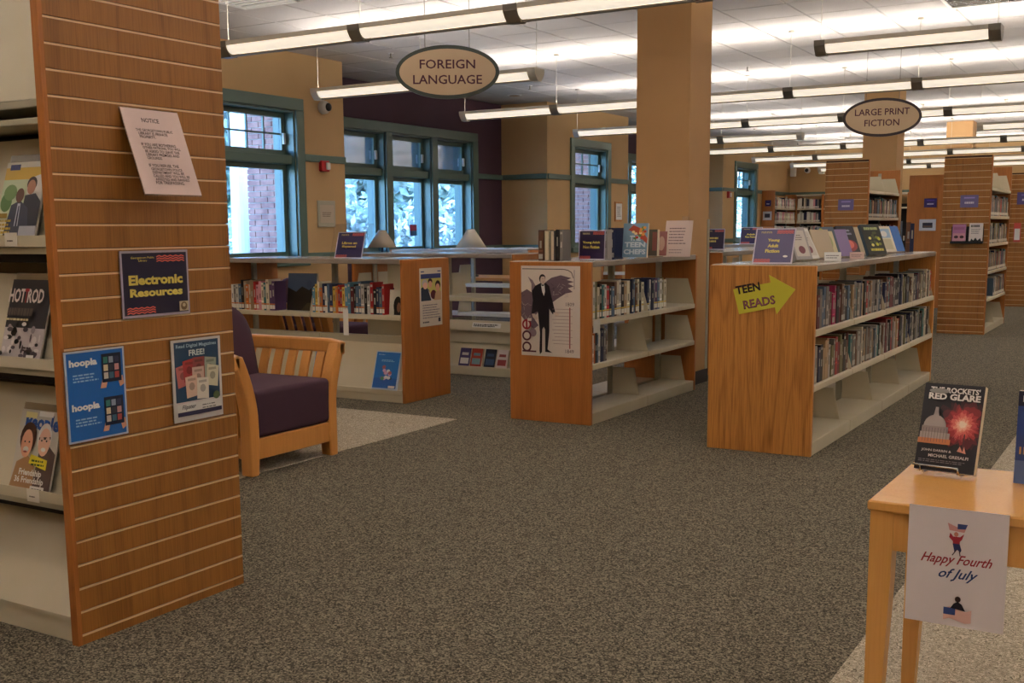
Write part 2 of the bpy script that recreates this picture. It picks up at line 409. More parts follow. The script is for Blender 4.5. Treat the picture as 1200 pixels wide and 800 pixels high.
# green rails
k = 0
def rail(x0, x1, y0, y1, z0, z1, lb):
    struct('trim_%d' % rail.n, MB().bbox(x0, x1, y0, y1, z0, z1, 'green', .006), lb); rail.n += 1
rail.n = 1
segs = [(WL, Y_F, 8.21, 'near tan pier left of window one'), (WL, 9.65, 10.37, 'tan pier with the alarm'), (WR_, 10.37, 11.15, 'recess left of triple window'), (WR_, 14.57, 15.3, 'recess right of triple window'),
        (WL, 15.3, 16.06, 'pier left of the single window'), (WL, 17.54, 18.28, 'pier right of the single window'), (WR_, 18.28, 18.95, 'second recess near side'), (WR_, 22.37, 23.13, 'second recess far side'),
        (WL, 23.13, 23.85, 'far pier left of the narrow window'), (WL, 25.4, Y_B, 'far pier right of the narrow window')]
for x, a, b, lb in segs:
    rail(x, x + .025, a, b, 2.07, 2.15, 'green upper rail on the ' + lb)
    rail(x, x + .025, a, b, .98, 1.06, 'green lower rail on the ' + lb)
for y, lb in ((15.3, 'shaded return right of the triple window'), (23.13, 'shaded return right of the column')):
    rail(WR_ + .03, WL, y - .025, y, 2.07, 2.15, 'green upper rail on the ' + lb); rail(WR_ + .03, WL, y - .025, y, .98, 1.06, 'green lower rail on the ' + lb)
rail(WL + .03, 2, Y_B - .025, Y_B, 2.07, 2.15, 'green rail along the far back wall')
struct('baseboard_left', MB().box(WL, WL + .012, Y_F, 10.37, 0, .1, 'base'), 'dark rubber baseboard of the left wall')
struct('baseboard_back', MB().box(WL + .02, X_R, Y_B - .012, Y_B, 0, .1, 'base'), 'dark rubber baseboard of the back wall')

def window(n, X, y0, y1, holes, label, muntins, tr='glass'):
    c = MB(); zt = 2.74; zb = .92; xo = X + .03; px = X - .16
    c.bbox(X - .005, xo, y0, y1, OZ1, zt, 'green', .006); c.bbox(X - .005, xo + .03, y0, y1, zb, OZ0, 'green', .006)
    e = [y0] + [v for h in holes for v in h[:2]] + [y1]
    for i in range(0, len(e), 2): c.bbox(X - .005, xo, e[i], e[i + 1], OZ0, OZ1, 'green', .005)
    for a, b, z0, z1 in holes:        # reveal lining
        c.box(X - .3, X - .005, a, a + .02, z0, z1, 'green'); c.box(X - .3, X - .005, b - .02, b, z0, z1, 'green')
        c.box(X - .3, X - .005, a + .02, b - .02, z1 - .02, z1, 'green'); c.box(X - .3, X - .005, a + .02, b - .02, z0, z0 + .02, 'green')
    root = struct('window_%d' % n, c, label)
    for a, b, z0, z1 in holes:
        a += .02; b -= .02
        bar = MB().bbox(px - .03, X - .03, a, b, 2.03, 2.13, 'green', .008); bar.build('transom_bar', root)
        for za, zb2, up in ((z0 + .02, 2.03, 0), (2.13, z1 - .02, 1)):
            s = MB(); f = .055
            s.box(px - .03, px + .03, a, a + f, za, zb2, 'green'); s.box(px - .03, px + .03, b - f, b, za, zb2, 'green')
            s.box(px - .03, px + .03, a + f, b - f, za, za + f, 'green'); s.box(px - .03, px + .03, a + f, b - f, zb2 - f, zb2, 'green')
            so = s.build('sash', root)
            MB().box(px - .004, px + .004, a + f, b - f, za + f, zb2 - f, tr if up else 'glass').build('pane', so)
            if up:
                MB().bbox(px + .03, px + .06, b - .05, b - .015, za + .12, za + .24, 'white', .004).build('sash_closer', so)
                if muntins:
                    wd = (b - a - 2 * f) / 4; mm = MB()
                    for i in (1, 2, 3): mm.box(px - .012, px + .012, a + f + wd * i - .009, a + f + wd * i + .009, za + f, zb2 - f, 'green')
                    zc = (za + zb2) / 2; mm.box(px - .012, px + .012, a + f, b - f, zc - .009, zc + .009, 'green')
                    mm.build('muntin', so)
    return root
window(1, WL, 8.21, 9.65, H1, 'green framed window nearest the slatwall panel, brick outside', True)
w2 = window(2, WR_, 11.15, 14.57, H2, 'triple green framed window in the dark aubergine recess', False, 'glass_tr')
window(3, WL, 16.06, 17.54, H3, 'single green framed window just left of the tall column', True)
window(4, WR_, 18.95, 22.37, H4, 'green framed window almost hidden behind the tall column', False)
window(5, WL, 23.85, 25.4, H5, 'narrow green framed window right of the column in far corner', True)

# columns
def column(y, lb, guard=False):
    o = struct('column', MB().box(-3.82, -3.36, y, y + .46, 0, ZC - .002, 'column'), lb)
    b = MB()
    for q in ((-3.832, -3.348, y - .012, y), (-3.832, -3.348, y + .46, y + .472), (-3.832, -3.82, y, y + .46), (-3.36, -3.348, y, y + .46)): b.box(*q, 0, .11, 'base')
    b.build('baseboard', o)
    if guard:
        MB().box(-3.36, -3.352, y + .425, y + .463, .11, 1.37, 'post').box(-3.395, -3.352, y + .46, y + .468, .11, 1.37, 'post').build('corner_guard', o, label='pale metal corner guard')
column(8.52, 'nearest square tan column between the two low bookcases', True)
column(16.2, 'square tan column behind the oval large print sign')
column(22.7, 'farthest square tan column above the slatwall bookcase')

# ceiling: grid, tiles
cel = struct('ceiling', MB().box(-9.5, X_R + .3, Y_F - .3, Y_B + .3, ZC + .0085, ZC + .2, 'tbar'), 'suspended white tile ceiling over the reading room')
from mathutils import Matrix as _M
_mw = cam.matrix_world.inverted()
def px(p):
    v = _mw @ Vector(p)
    if v.z > -.1: return None
    return CX + F_PX * v.x / -v.z, CY - F_PX * v.y / -v.z, -v.z
T = .6096; tx0 = -1.824 - 13 * T; ty0 = 9.94 - 23 * T
tiles = []
for i in range(31):
    for j in range(53):
        x = tx0 + i * T; y = ty0 + j * T
        if x < -9.3 or x + T > X_R + .4 or y < Y_F - .4 or y + T > Y_B + .3: continue
        q = px((x + T / 2, y + T / 2, ZC))
        vis = q and -40 < q[0] < 1240 and -30 < q[1] < 200
        tiles.append((q[2] if vis else 999, x, y))
tiles.sort()
tm = MB().bbox(.009, T - .009, .009, T - .009, 0, .008, 'tile', .003).mesh('ceiling_tile')
rest = MB()
for i, (d, x, y) in enumerate(tiles):
    if i < 300 and d < 900:
        o = bpy.data.objects.new('ceiling_tile', tm); C.objects.link(o); o.location = (x, y, ZC); o.parent = cel
    else: rest.box(x + .009, x + T - .009, y + .009, y + T - .009, ZC, ZC + .008, 'tile')
ro = rest.build('ceiling_tile', cel); ro['kind'] = 'stuff'

# pendant fixtures: rows of curved lenses with an open top
LZ = 2.578
def pendant(y, x0, nseg, label, capR=True):
    L = 1.2235; t = thing('pendant_light', label, 'light', (x0, y, LZ), group='suspended linear pendants')
    hs = MB(); W_ = .082; Hh = .085; TL = L * nseg
    for sgn in (-1, 1):
        a = sgn * W_
        hs.box(0, TL, min(a, a - sgn * .014), max(a, a - sgn * .014), Hh - .02, Hh + .012, 'fixture')
    hs.box(0, TL, -.016, .016, -.006, .006, 'collar')
    hs.build('housing', t)
    arc = []
    for i in range(7):
        a = PI / 2 * i / 6; arc.append((.014 + (W_ - .02) * math.sin(a), Hh - .018 - (Hh - .026) * math.cos(a)))
    for k in range(nseg):
        l = MB(smooth=True); xa, xb = k * L + .05, (k + 1) * L - .05
        for sg in (1, -1):
            v = [(x, sg * p[0], p[1]) for x in (xa, xb) for p in arc]
            l.add(v, [((i, i + 1, i + 8, i + 7) if sg < 0 else (i, i + 7, i + 8, i + 1)) for i in range(6)], 'lens')
        l.build('lens', t)
    sh = [(-W_ - .004, Hh + .012), (-W_ - .002, Hh - .03), (-W_ * .72, .02), (-.03, -.01), (.03, -.01), (W_ * .72, .02), (W_ + .002, Hh - .03), (W_ + .004, Hh + .012)]
    for k in range(nseg + 1):
        x = k * L; c = MB()
        xa, xb = (x - .05, x + .05) if 0 < k < nseg else ((x - .03, x + .05) if k == 0 else (x - .05, x + .03))
        c.prism(sh, xa, xb, 'x', 'collar' if 0 < k < nseg or nseg == 1 else 'cap'); c.build('collar' if 0 < k < nseg else 'end_cap', t)
        cb = MB().tube([(x, 0, Hh), (x, 0, ZC - LZ)], .0025, 'fixture', 5); cb.lathe([(.03, ZC - LZ - .02), (.03, ZC - LZ - .002)], 'fixture', 10, (x, 0)); cb.build('hang_cable', t)
    for sg in (-1, 1):                  # batwing uplight: one half thrown to each side
        ld = bpy.data.lights.new('uplight', 'AREA'); ld.shape = 'RECTANGLE'; ld.size = TL - .1; ld.size_y = .045; ld.energy = LAMP_W * nseg / 2
        ld.color = (1, .945, .885)
        lo = bpy.data.objects.new('uplight', ld); C.objects.link(lo); lo.parent = t; lo.location = (TL / 2, sg * .028, Hh - .012); lo.rotation_euler = (PI + sg * .5, 0, 0)
    return t
XL = -7.27; SG = 1.2235
pendant(1.08, XL, 11, 'unseen pendant row added above the viewpoint to light the magazine case')  # unseen row, added for light on the near magazine case
pendant(-1.5, XL, 11, 'unseen pendant row added behind the viewpoint to light the magazine case')  # added out of view; throws light onto the magazine case faces
pendant(3.64, XL, 11, 'pendant row nearest the viewpoint, above the top of the picture')
pendant(6.2, XL, 11, 'longest nearest pendant row crossing above the oval foreign language sign')
pendant(8.65, XL, 2, 'short pendant partly hidden by the oval foreign language sign')
pendant(8.65, XL + 4 * SG, 1, 'single pendant hanging alone at the upper right')
pendant(8.65, XL + 6 * SG, 5, 'pendant row continuing right of the lone upper pendant')
pendant(11.3, XL, 2, 'pendant ending just left of the tall column')
pendant(11.3, XL + 2 * SG + .2, 9, 'long pendant row passing above the oval large print sign')
pendant(14.2, XL, 11, 'pendant row emerging from behind the column, fourth from the front')
pendant(16.65, XL, 2, 'pendant ending between the column and the large print sign')
pendant(16.65, XL + 4 * SG, 7, 'pendant row starting at the farthest column, upper right')
pendant(19.15, XL, 11, 'sixth pendant row back, crossing the farthest column')
pendant(21.9, XL, 11, 'pendant row above the narrow far window')
pendant(24.5, XL, 11, 'pendant row just above the slatwall bookcase tops')
pendant(26.7, XL, 11, 'rearmost pendant row close to the back wall')

# ceiling fittings, placed from image pixels projected onto the ceiling, then baked
def sprinkler(x, y, lb):
    m_ = MB().lathe([(.03, ZC - .006), (.03, ZC - .001)], 'white', 12, (x, y)).lathe([(.009, ZC - .05), (.009, ZC - .006)], 'collar', 8, (x, y)).lathe([(.022, ZC - .056), (.022, ZC - .05)], 'collar', 10, (x, y))
    tag(m_.build('sprinkler'), lb, 'sprinkler', 'ceiling sprinklers')
for (u, v, lb) in ((-7.505, 10.176, 'ceiling sprinkler just left of the foreign language sign'), (-7.621, 13.482, 'ceiling sprinkler right of the foreign language sign'), (-4.58, 13.47, 'ceiling sprinkler right of the tall column'), (-7.622, 26.074, 'small far ceiling sprinkler above the back bookcases')):
    sprinkler(u, v, lb)
def downlight(x, y, lb):
    m_ = MB(smooth=False).lathe([(.11, ZC - .004), (.09, ZC - .012), (.085, ZC - .012)], 'white', 20, (x, y)).lathe([(.08, ZC - .014), (.08, ZC - .011)], 'steel', 16, (x, y))
    tag(m_.build('downlight'), lb, 'light')
downlight(-8.326, 14.275, 'round recessed downlight in the ceiling right of foreign language sign')
def vent(x, y, wx, wy, lb, name='ceiling_vent', mt='white', n=6):
    t = thing(name, lb, 'vent', (x, y, ZC))
    MB().box(-wx / 2, wx / 2, -wy / 2, wy / 2, -.004, -.001, 'collar').build('backing', t)
    fr = MB(); 
    for q in ((-wx / 2, wx / 2, -wy / 2, -wy / 2 + .03), (-wx / 2, wx / 2, wy / 2 - .03, wy / 2), (-wx / 2, -wx / 2 + .03, -wy / 2, wy / 2), (wx / 2 - .03, wx / 2, -wy / 2, wy / 2)): fr.box(*q, -.02, -.001, 'white')
    fr.build('frame', t)
    for i in range(n):
        yy = -wy / 2 + .03 + (wy - .06) * (i + .5) / n
        MB().box(-wx / 2 + .03, wx / 2 - .03, yy - .012, yy + .012, -.018, -.006, mt).build('louver', t)
vent(-6.75, 7.183, .6, .55, 'slotted ceiling vent at the top edge above the left window')
vent(-1.407, 10.594, .9, .6, 'bright louvred ceiling fixture at the top right corner', 'louvred_fixture', 'steel', 8)
vent(-3.393, 25.618, 1.1, .5, 'thin far ceiling vent right of the farthest column')
vent(-6.873, 25.127, 1.1, .5, 'thin far ceiling vent above the back bookcases')

# wall fittings
t = thing('fire_alarm', 'red fire alarm with white strobe on the near tan pier', 'alarm', (WL, 9.97, 1.97))
MB().bbox(0, .05, -.07, .07, 0, .12, 'red', .008).build('housing', t); MB().bbox(.05, .075, -.005, .06, .02, .1, 'white', .008).build('strobe', t)
t = thing('fire_alarm', 'small red fire alarm beside the narrow far window', 'alarm', (WL, 23.45, 1.93))
MB().bbox(0, .05, -.07, .07, 0, .14, 'red', .008).build('housing', t); MB().bbox(.05, .075, -.005, .06, .02, .11, 'white', .008).build('strobe', t)
def camera_dome(loc, lb, rz=0):
    t = thing('security_camera', lb, 'camera', loc, rz)
    xf = Matrix.Rotation(PI / 2, 4, 'Y')
    MB(smooth=True).lathe([(.065, 0), (.075, .02), (.07, .07), (.05, .1)], 'white', 20, xf=xf).build('housing', t)
    MB(smooth=True).lathe([(.046, .09), (.045, .115), (.025, .13)], 'black', 16, xf=xf).build('lens', t)
camera_dome((WL, 9.98, 2.68), 'white dome security camera with black eye above the red alarm')
camera_dome((-7.9, Y_B, 2.68), 'small white dome security camera in the far corner', -PI / 2)
for p, lb in (((-8.2, Y_B - .2, 2.66), 'white speaker mounted on wall left of far camera'), ((-7.5, Y_B - .2, 2.70), 'white speaker mounted on wall right of far camera')):
    t = thing('wall_speaker', lb, 'speaker', p)
    MB().bbox(-.06, .06, -.08, .06, -.13, .13, 'white', .01).build('cabinet', t); MB().box(-.01, .01, .06, .2, -.02, .02, 'collar').build('bracket', t)
t = thing('wall_plaque', 'beige framed notice plaque below the red fire alarm', 'plaque', (WL, 9.85, 1.345), PI / 2)
MB().bbox(0, .31, -.015, 0, 0, .3, 'post', .004).build('frame', t)
sh = Sheet(.24, .2, .002, S(196, 180, 158), org=(.035, -.018, .05)); sh.lines(.15, .85, .35, .65, 3, S(120, 100, 84), 3); sh.build('notice_sheet', t)
t = thing('framed_notice', 'small white notice in brown frame right of single window', 'notice', (WL, 17.72, 1.42), PI / 2)
MB().bbox(0, .3, -.02, 0, 0, .34, 'oak', .004).build('frame', t)
sh = Sheet(.24, .28, .002, WHITE, org=(.03, -.023, .03)); sh.lines(.15, .85, .2, .85, 6, S(120, 120, 120), 5); sh.build('notice_sheet', t)
t = Sheet(.17, .16, .001, S(60, 110, 170), 'gloss'); t.rect(0, .45, 1, 1, S(180, 60, 90))
tag(t.build('window_sticker', None, (WR_ - .152, 13.0, 1.22), (0, 0, PI / 2)), 'blue and red square sticker on the middle window pane', 'sticker')

# ================================================================ OUTSIDE THE WINDOWS
struct('ground', MB().box(-60, -8.66, -20, 60, -.5, -.3, 'grass'), 'sunlit lawn outside the left windows')
struct('path', MB().box(-16, -11.2, -20, 60, -.3, -.28, 'paving'), 'pale concrete path outside the left windows')
def brick_pier(x0, x1, y0, y1, z1, label, individual):
    t = thing('brick_pier', label, 'pier', (x0, y0, -.3)); W_, D, Hh = x1 - x0, y1 - y0, z1 + .3
    MB().box(.01, W_, .01, D, 0, Hh, 'mortar').build('mortar_core', t)
    bw, bh = .2, .067; g = .01; bm_ = MB().box(0, bw, 0, .02, 0, bh - g, 'brick').mesh('brick'); hm = MB().box(0, bw / 2 - g / 2, 0, .02, 0, bh - g, 'brick').mesh('brick')
    rest = MB(); cnt = 0
    for r in range(int(Hh / bh)):
        x = -(bw + g) / 2 if r % 2 else 0.0
        while x < W_ - .02:
            if x < 0: me, xx = hm, 0
            elif x + bw > W_ + .01: me, xx = hm, x
            else: me, xx = bm_, x
            if individual and r * bh > 1.2 and cnt < 180:
                o = bpy.data.objects.new('brick', me); C.objects.link(o); o.parent = t; o.location = (xx, -.005, r * bh); cnt += 1
            else: rest.box(xx, xx + (bw if me is bm_ else bw / 2), -.005, .012, r * bh, r * bh + bh - g, 'brick')
            x += bw + g
        y = 0
        while y < D - .05: rest.box(-.005, .012, y, min(y + bw, D), r * bh, r * bh + bh - g, 'brick'); y += bw + g
    o = rest.build('brick', t); o['kind'] = 'stuff'
brick_pier(-9.49, -8.76, 9.95, 10.06, 3.1, 'red brick pier outside the window nearest the slatwall', True)
brick_pier(-9.75, -8.76, 17.86, 17.97, 3.1, 'brick pier filling the single window left of the column', False)
t = thing('porch_column', 'white porch column outside the nearest window', 'column', (-11.2, 11.6, -.3))
MB().lathe([(.16, .1), (.15, .3), (.13, 4.2)], 'white', 20).build('shaft', t); MB().bbox(-.2, .2, -.2, .2, 0, .1, 'white', .01).build('plinth', t)

def foliage(n, spread, mt, seed, ctr, leaf=.06, flowers=0):
    rr = random.Random(seed); mb = MB()
    for i in range(n):
        a, b = rr.uniform(0, 2 * PI), math.acos(rr.uniform(-1, 1)); r = rr.uniform(.6, 1) ** .5
        bump = 1 + .22 * math.sin(3 * a + seed) * math.sin(2 * b) + .1 * math.sin(7 * a)
        p = Vector((math.cos(a) * math.sin(b) * spread[0], math.sin(a) * math.sin(b) * spread[1], math.cos(b) * spread[2])) * r * bump + Vector(ctr)
        u = Vector((rr.gauss(0, 1), rr.gauss(0, 1), rr.gauss(0, 1))).normalized(); v = u.orthogonal().normalized() * leaf * .45; u *= leaf * rr.uniform(.6, 1.3)
        mb.add([p - u, p + v, p + u, p - v], [(0, 1, 2, 3)], 'flower' if rr.random() < flowers else mt)
    return mb
def shrub(x, y, sp, n, seed, label, flowers=0):
    t = thing('shrub', label, 'shrub', (x, y, -.3), group='shrubs along the outside of the building')
    foliage(n, sp, 'leaf', seed, (0, 0, sp[2] * 1.02), .11, flowers).build('foliage', t)['kind'] = 'stuff'
    st = MB(); rr = random.Random(seed)
    for i in range(6): st.tube([(rr.uniform(-.1, .1), rr.uniform(-.1, .1), 0), (rr.uniform(-.5, .5) * sp[0], rr.uniform(-.5, .5) * sp[1], sp[2] * 1.1)], .018, 'bark', 5)
    st.build('stem', t)
shrub(-13.6, 15.6, (1.5, 1.5, 1.15), 4500, 1, 'flowering shrub seen through the left pane of triple window', .12)
shrub(-13.4, 19.3, (1.5, 1.5, 1.05), 4500, 2, 'flowering shrub seen through the middle pane of triple window', .3)
shrub(-13.2, 23.0, (1.5, 1.5, 1.1), 4500, 3, 'shrub seen through the right pane of triple window', .12)
shrub(-12.5, 29.5, (1.2, 2.2, 1.2), 3000, 4, 'shrub seen low through the hidden window by the column', .1)
shrub(-16, 45, (2.4, 3.4, 1.6), 3000, 5, 'far shrub seen through the narrow far window', .05)
def tree(x, y, h, sp, n, seed, label):
    t = thing('tree', label, 'tree', (x, y, -.3), group='trees beyond the path')
    foliage(n, sp, 'leaf2', seed, (0, 0, h), .24).build('crown', t)['kind'] = 'stuff'
    MB(smooth=True).tube([(0, 0, 0), (.05, .03, h * .5), (0, 0, h)], [.2, .15, .07], 'bark', 8).build('trunk', t)
tree(-20, 21, 3.6, (2.6, 2.5, 2.6), 7000, 11, 'leafy tree behind the left pane of the triple window')
tree(-21, 28, 3.8, (2.6, 2.5, 2.8), 7000, 12, 'leafy tree behind the middle pane of the triple window')
tree(-20, 35, 3.8, (2.6, 2.5, 2.8), 7000, 13, 'leafy tree behind the right pane of the triple window')
tree(-22, 14, 4.2, (2.6, 2.4, 2.4), 5000, 14, 'leafy tree seen through the transom of nearest window')
tree(-26, 60, 5, (5, 6, 4), 5000, 15, 'leafy tree seen through the narrow far window')

# ================================================================ BOOKS
ONES = ['', 'first', 'second', 'third', 'fourth', 'fifth', 'sixth', 'seventh', 'eighth', 'ninth', 'tenth', 'eleventh', 'twelfth', 'thirteenth', 'fourteenth', 'fifteenth', 'sixteenth', 'seventeenth', 'eighteenth', 'nineteenth']
TENS = {2: ('twenty', 'twentieth'), 3: ('thirty', 'thirtieth'), 4: ('forty', 'fortieth'), 5: ('fifty', 'fiftieth'), 6: ('sixty', 'sixtieth'), 7: ('seventy', 'seventieth'), 8: ('eighty', 'eightieth'), 9: ('ninety', 'ninetieth')}
def ordinal(n):
    if n < 20: return ONES[n]
    if n >= 100: return 'hundredth' if n == 100 else 'hundred and ' + ONES[n - 100] if n < 120 else 'hundred and twentieth'
    return TENS[n // 10][1] if n % 10 == 0 else TENS[n // 10][0] + '-' + ONES[n % 10]
PAL = {'grey': S(120, 116, 112), 'pale grey': S(176, 172, 166), 'brown': S(104, 70, 50), 'tan': S(176, 146, 110), 'maroon': S(104, 36, 42), 'navy': S(36, 44, 78), 'black': S(30, 28, 30),
       'cream': S(214, 204, 178), 'olive': S(110, 108, 70), 'red': S(182, 42, 42), 'slate blue': S(86, 110, 134), 'magenta': S(178, 44, 96), 'teal': S(62, 120, 122), 'orange': S(206, 116, 52),
       'yellow': S(216, 184, 84), 'white': S(224, 222, 214), 'purple': S(92, 62, 104), 'green': S(72, 112, 78), 'sky blue': S(104, 158, 188), 'pink': S(208, 146, 156)}
PAGE = S(222, 208, 180); LABELC = S(226, 222, 210)
def shade(c, k): return (min(1, c[0] * k), min(1, c[1] * k), min(1, c[2] * k), 1)
def book_mb(w_, h, d, col, rr, hard=True, tagc=None):
    b = MB(); t = min(.004, w_ * .16)
    b.box(0, w_, 0, .004, 0, h, 'book', col)
    b.box(0, t, .004, d, 0, h, 'book', col); b.box(w_ - t, w_, .004, d, 0, h, 'book', col)
    b.box(t, w_ - t, .004, d - .005, .003, h - (.004 if hard else .0005), 'book', PAGE)
    y = -.0006
    def strip(z0, z1, c, i=.08): b.add([(w_ * i, y, z0), (w_ * (1 - i), y, z0), (w_ * (1 - i), y, z1), (w_ * i, y, z1)], [(0, 1, 2, 3)], 'book', c)
    if tagc or rr.random() < .3: strip(.012, .012 + .032, LABELC if tagc else shade(LABELC, .6), .06)
    if tagc: strip(.047, .056, tagc, .03)
    tc = shade(col, .35) if sum(col[:3]) > .9 else shade((.75, .72, .62), rr.uniform(.25, .75))
    a = h * rr.uniform(.36, .5); strip(a, a + h * rr.uniform(.14, .3), tc, .3)
    if rr.random() < .5: strip(h * .86, h * .93, tc, .2)
    if rr.random() < .35: strip(h * .3, h * .34, shade(col, 1.8), .02)
    return b
def unit_pt(u, x, y, z):
    (ux, uy), rz = u['o'], u['rz']; c, s = math.cos(rz), math.sin(rz)
    return (ux + x * c - y * s, uy + x * s + y * c, z)
def book_row(u, xa, xb, z, names, shelf_txt, group, seed, hr=(.19, .235), wr=(.02, .042), ysp=.018, start=1, end_txt='from near end', hard=.6, tagc=None, seq=None, dr=(.13, .17), lean=.04):
    rr = random.Random(seed); x = xa; n = start; prev = 'grey'
    while True:
        w_ = rr.uniform(*wr)
        if x + w_ > xb: break
        SWs = u['SW']; kx = math.ceil((x - .006) / SWs) * SWs
        if x - .008 < kx < x + w_ + .01 and 0 < kx < u['L'] - .1:
            x = kx + .012
            if x + w_ > xb: break
        nm = seq[(n - start) % len(seq)] if seq else rr.choice(names)
        h = rr.uniform(*hr); d = rr.uniform(*dr)
        col = shade(PAL[nm], rr.uniform(.7, 1.05))
        o = book_mb(w_, h, d, col, rr, rr.random() < hard, tagc if rr.random() < .8 else None).build('book')
        o.location = unit_pt(u, x, ysp + rr.uniform(0, .008), z + .0012)
        o.rotation_euler = (0, rr.uniform(-lean * .12, lean * .12) if lean else 0, u['rz'])
        size = 'thick' if w_ > (wr[0] + wr[1]) / 2 + .005 else 'slim' if w_ < wr[0] + .008 else 'medium'
        tag(o, '%s %s book, %s %s, %s' % (size, nm, ordinal(n), end_txt, shelf_txt), 'book', group)
        x += w_ + rr.uniform(.0008, .002); n += 1
    return x, n

# ================================================================ LOW DOUBLE-SIDED SHELVING
D = .62
def shelf_part(t, x0, x1, z, back=False, brackets=(1, 1), depth=.255, th=.036, bh=.2):
    y0, y1 = (.0, depth) if not back else (D - depth, D)
    s = MB().bbox(x0 + .004, x1 - .004, y0, y1, z - th, z, 'metal', .003)
    o = s.build('shelf', t)
    yb, yf = (y1, y0 + .008) if not back else (y0, y1 - .008); dr = -1 if not back else 1
    for f, x in zip(brackets, (x0 + .006, x1 - .009)):
        if f: MB().prism([(yf, z), (yb, z), (yb, z + bh), (yf - dr * .055, z + bh), (yf - dr * .006, z + .03)], x, x + .003, 'x', 'metal').build('bracket', o)
    return o
def low_shelf(loc, rz, ns, label, levels=(.405, .72), back_levels=(.405, .72), wood_='oak_red', near=True, far=True, SW=.914, base=True):
    L = ns * SW; t = thing('low_bookcase', label, 'bookcase', (loc[0], loc[1], 0), rz, 'low grey-topped bookcases')
    if near: MB().bbox(-.0, .028, 0, D, 0, 1.083, wood_, .003).build('end_panel', t)
    if far: MB().bbox(L - .028, L, 0, D, 0, 1.083, wood_, .003).build('end_panel', t)
    MB().bbox(.03 if near else 0, L - .03 if far else L, .0, D, 1.05, 1.088, 'gray', .004).build('top_panel', t)
    for i in range(ns + 1):
        x = min(max(i * SW, .03), L - .055)
        MB().box(x - .008, x + .026, D / 2 - .02, D / 2 + .02, 0, 1.049, 'post').build('upright', t)
    xs = [.03] + [i * SW + .0 for i in range(1, ns)] + [L - .03]
    for i in range(ns):
        for side, lv in ((0, levels), (1, back_levels)):
            for z in lv: shelf_part(t, xs[i], xs[i + 1], z, side == 1)
            if base:
                y0, y1 = (0, .285) if side == 0 else (D - .285, D)
                b = MB().bbox(xs[i] + .003, xs[i + 1] - .003, y0 + .003, y1, 0, .078, 'metal', .003).build('base_shelf', t)
                if side == 0:
                    for x in (xs[i] + .006, xs[i + 1] - .009): MB().prism([(.075, .078), (y1, .078), (y1, .275), (.115, .275)], x, x + .003, 'x', 'metal').build('bracket', b)
    return {'o': (loc[0], loc[1]), 'rz': rz, 't': t, 'L': L, 'ns': ns, 'SW': SW}

Q = PI / 2
# --- teen reads bookcase
U1 = low_shelf((-1.695, 6.225), Q, 4, 'low oak-ended bookcase with the yellow arrow sign', (.405, .72), (.405, .72), 'oak')
tn = ['grey', 'pale grey', 'brown', 'tan', 'maroon', 'navy', 'black', 'grey', 'slate blue', 'cream', 'olive', 'black', 'brown', 'pale grey', 'teal', 'red', 'tan']
sq = []
rr = random.Random(5)
up = ['slate blue', 'pale grey', 'maroon', 'grey', 'slate blue', 'slate blue', 'grey', 'pale grey', 'brown', 'magenta', 'magenta', 'black', 'maroon', 'brown', 'grey', 'black'] + [rr.choice(tn) for _ in range(100)]
book_row(U1, .04, 3.60, .72, tn, 'upper arrow-sign shelf', 'books on the upper shelf of the arrow-sign bookcase', 21, seq=up, wr=(.032, .058), hr=(.185, .235))
book_row(U1, .04, 3.60, .405, tn, 'lower arrow-sign shelf', 'books on the lower shelf of the arrow-sign bookcase', 22, wr=(.032, .058), hr=(.185, .24))
# --- poster bookcase (its end faces the viewer)
U2 = low_shelf((-3.25, 6.55), Q, 2, 'low bookcase with the tall printed man poster on its end', (.405, .70), (.405, .70), 'oak_red', SW=.95)
pn = ['cream', 'white', 'black', 'navy', 'grey', 'red', 'pale grey', 'white', 'brown', 'teal']
s2 = ['slate blue', 'white', 'olive', 'cream', 'black', 'teal', 'white', 'red', 'black', 'slate blue', 'brown', 'cream', 'white', 'black', 'tan', 'cream', 'black', 'navy', 'slate blue', 'brown', 'cream', 'black', 'cream', 'navy', 'white', 'navy', 'pale grey', 'purple']
book_row(U2, .035, 1.36, .70, pn, 'upper shelf beside tall poster', 'books on the upper shelf of the poster bookcase', 31, hr=(.2, .25), wr=(.028, .046), seq=s2, tagc=PAL['yellow'])
book_row(U2, .035, .30, .405, pn, 'middle shelf beside tall poster', 'books on the middle shelf of the poster bookcase', 32, hr=(.19, .23), seq=['brown', 'white', 'orange', 'black', 'slate blue', 'white', 'navy', 'grey'])
book_row(U2, .45, 1.05, .405, pn, 'rear side of the poster bookcase', 'books on the rear side of the poster bookcase', 33, hr=(.24, .27), ysp=.40, seq=['black', 'black', 'navy', 'black', 'brown', 'cream', 'black'])
MB().bbox(.20, .23, 0, .004, 0, .1, 'white', .001)
# --- foreign language bookcase (long side faces the viewer)
U3 = low_shelf((-6.73, 6.736), 0, 2, 'low bookcase of foreign language books under the purple sign holder', (.665,), (), 'oak_red', base=False)
t3 = U3['t']
for i in range(2):
    xa, xb = (.03, .914) if i == 0 else (.914, 1.80)
    MB().bbox(xa + .003, xb - .003, .01, .6, 0, .075, 'metal', .003).build('base_shelf', t3)
    d = MB().prism([(0, .075), (.012, .075), (.13, .44), (.27, .44), (.27, .455), (.118, .455), (-.0, .09)], xa + .003, xb - .003, 'x', 'metal'); do = d.build('display_shelf', t3)
    MB().bbox(xa + .003, xb - .003, -.004, .012, .06, .1, 'metal', .002).build('lip', do)
    MB().bbox(xa + .003, xb - .003, .112, .135, .44, .5, 'post', .003).build('rail', t3)
MB().prism([(.32, .455), (.55, .455), (.55, .66), (.36, .66)], 1.35, 1.353, 'x', 'metal').build('bracket', t3)
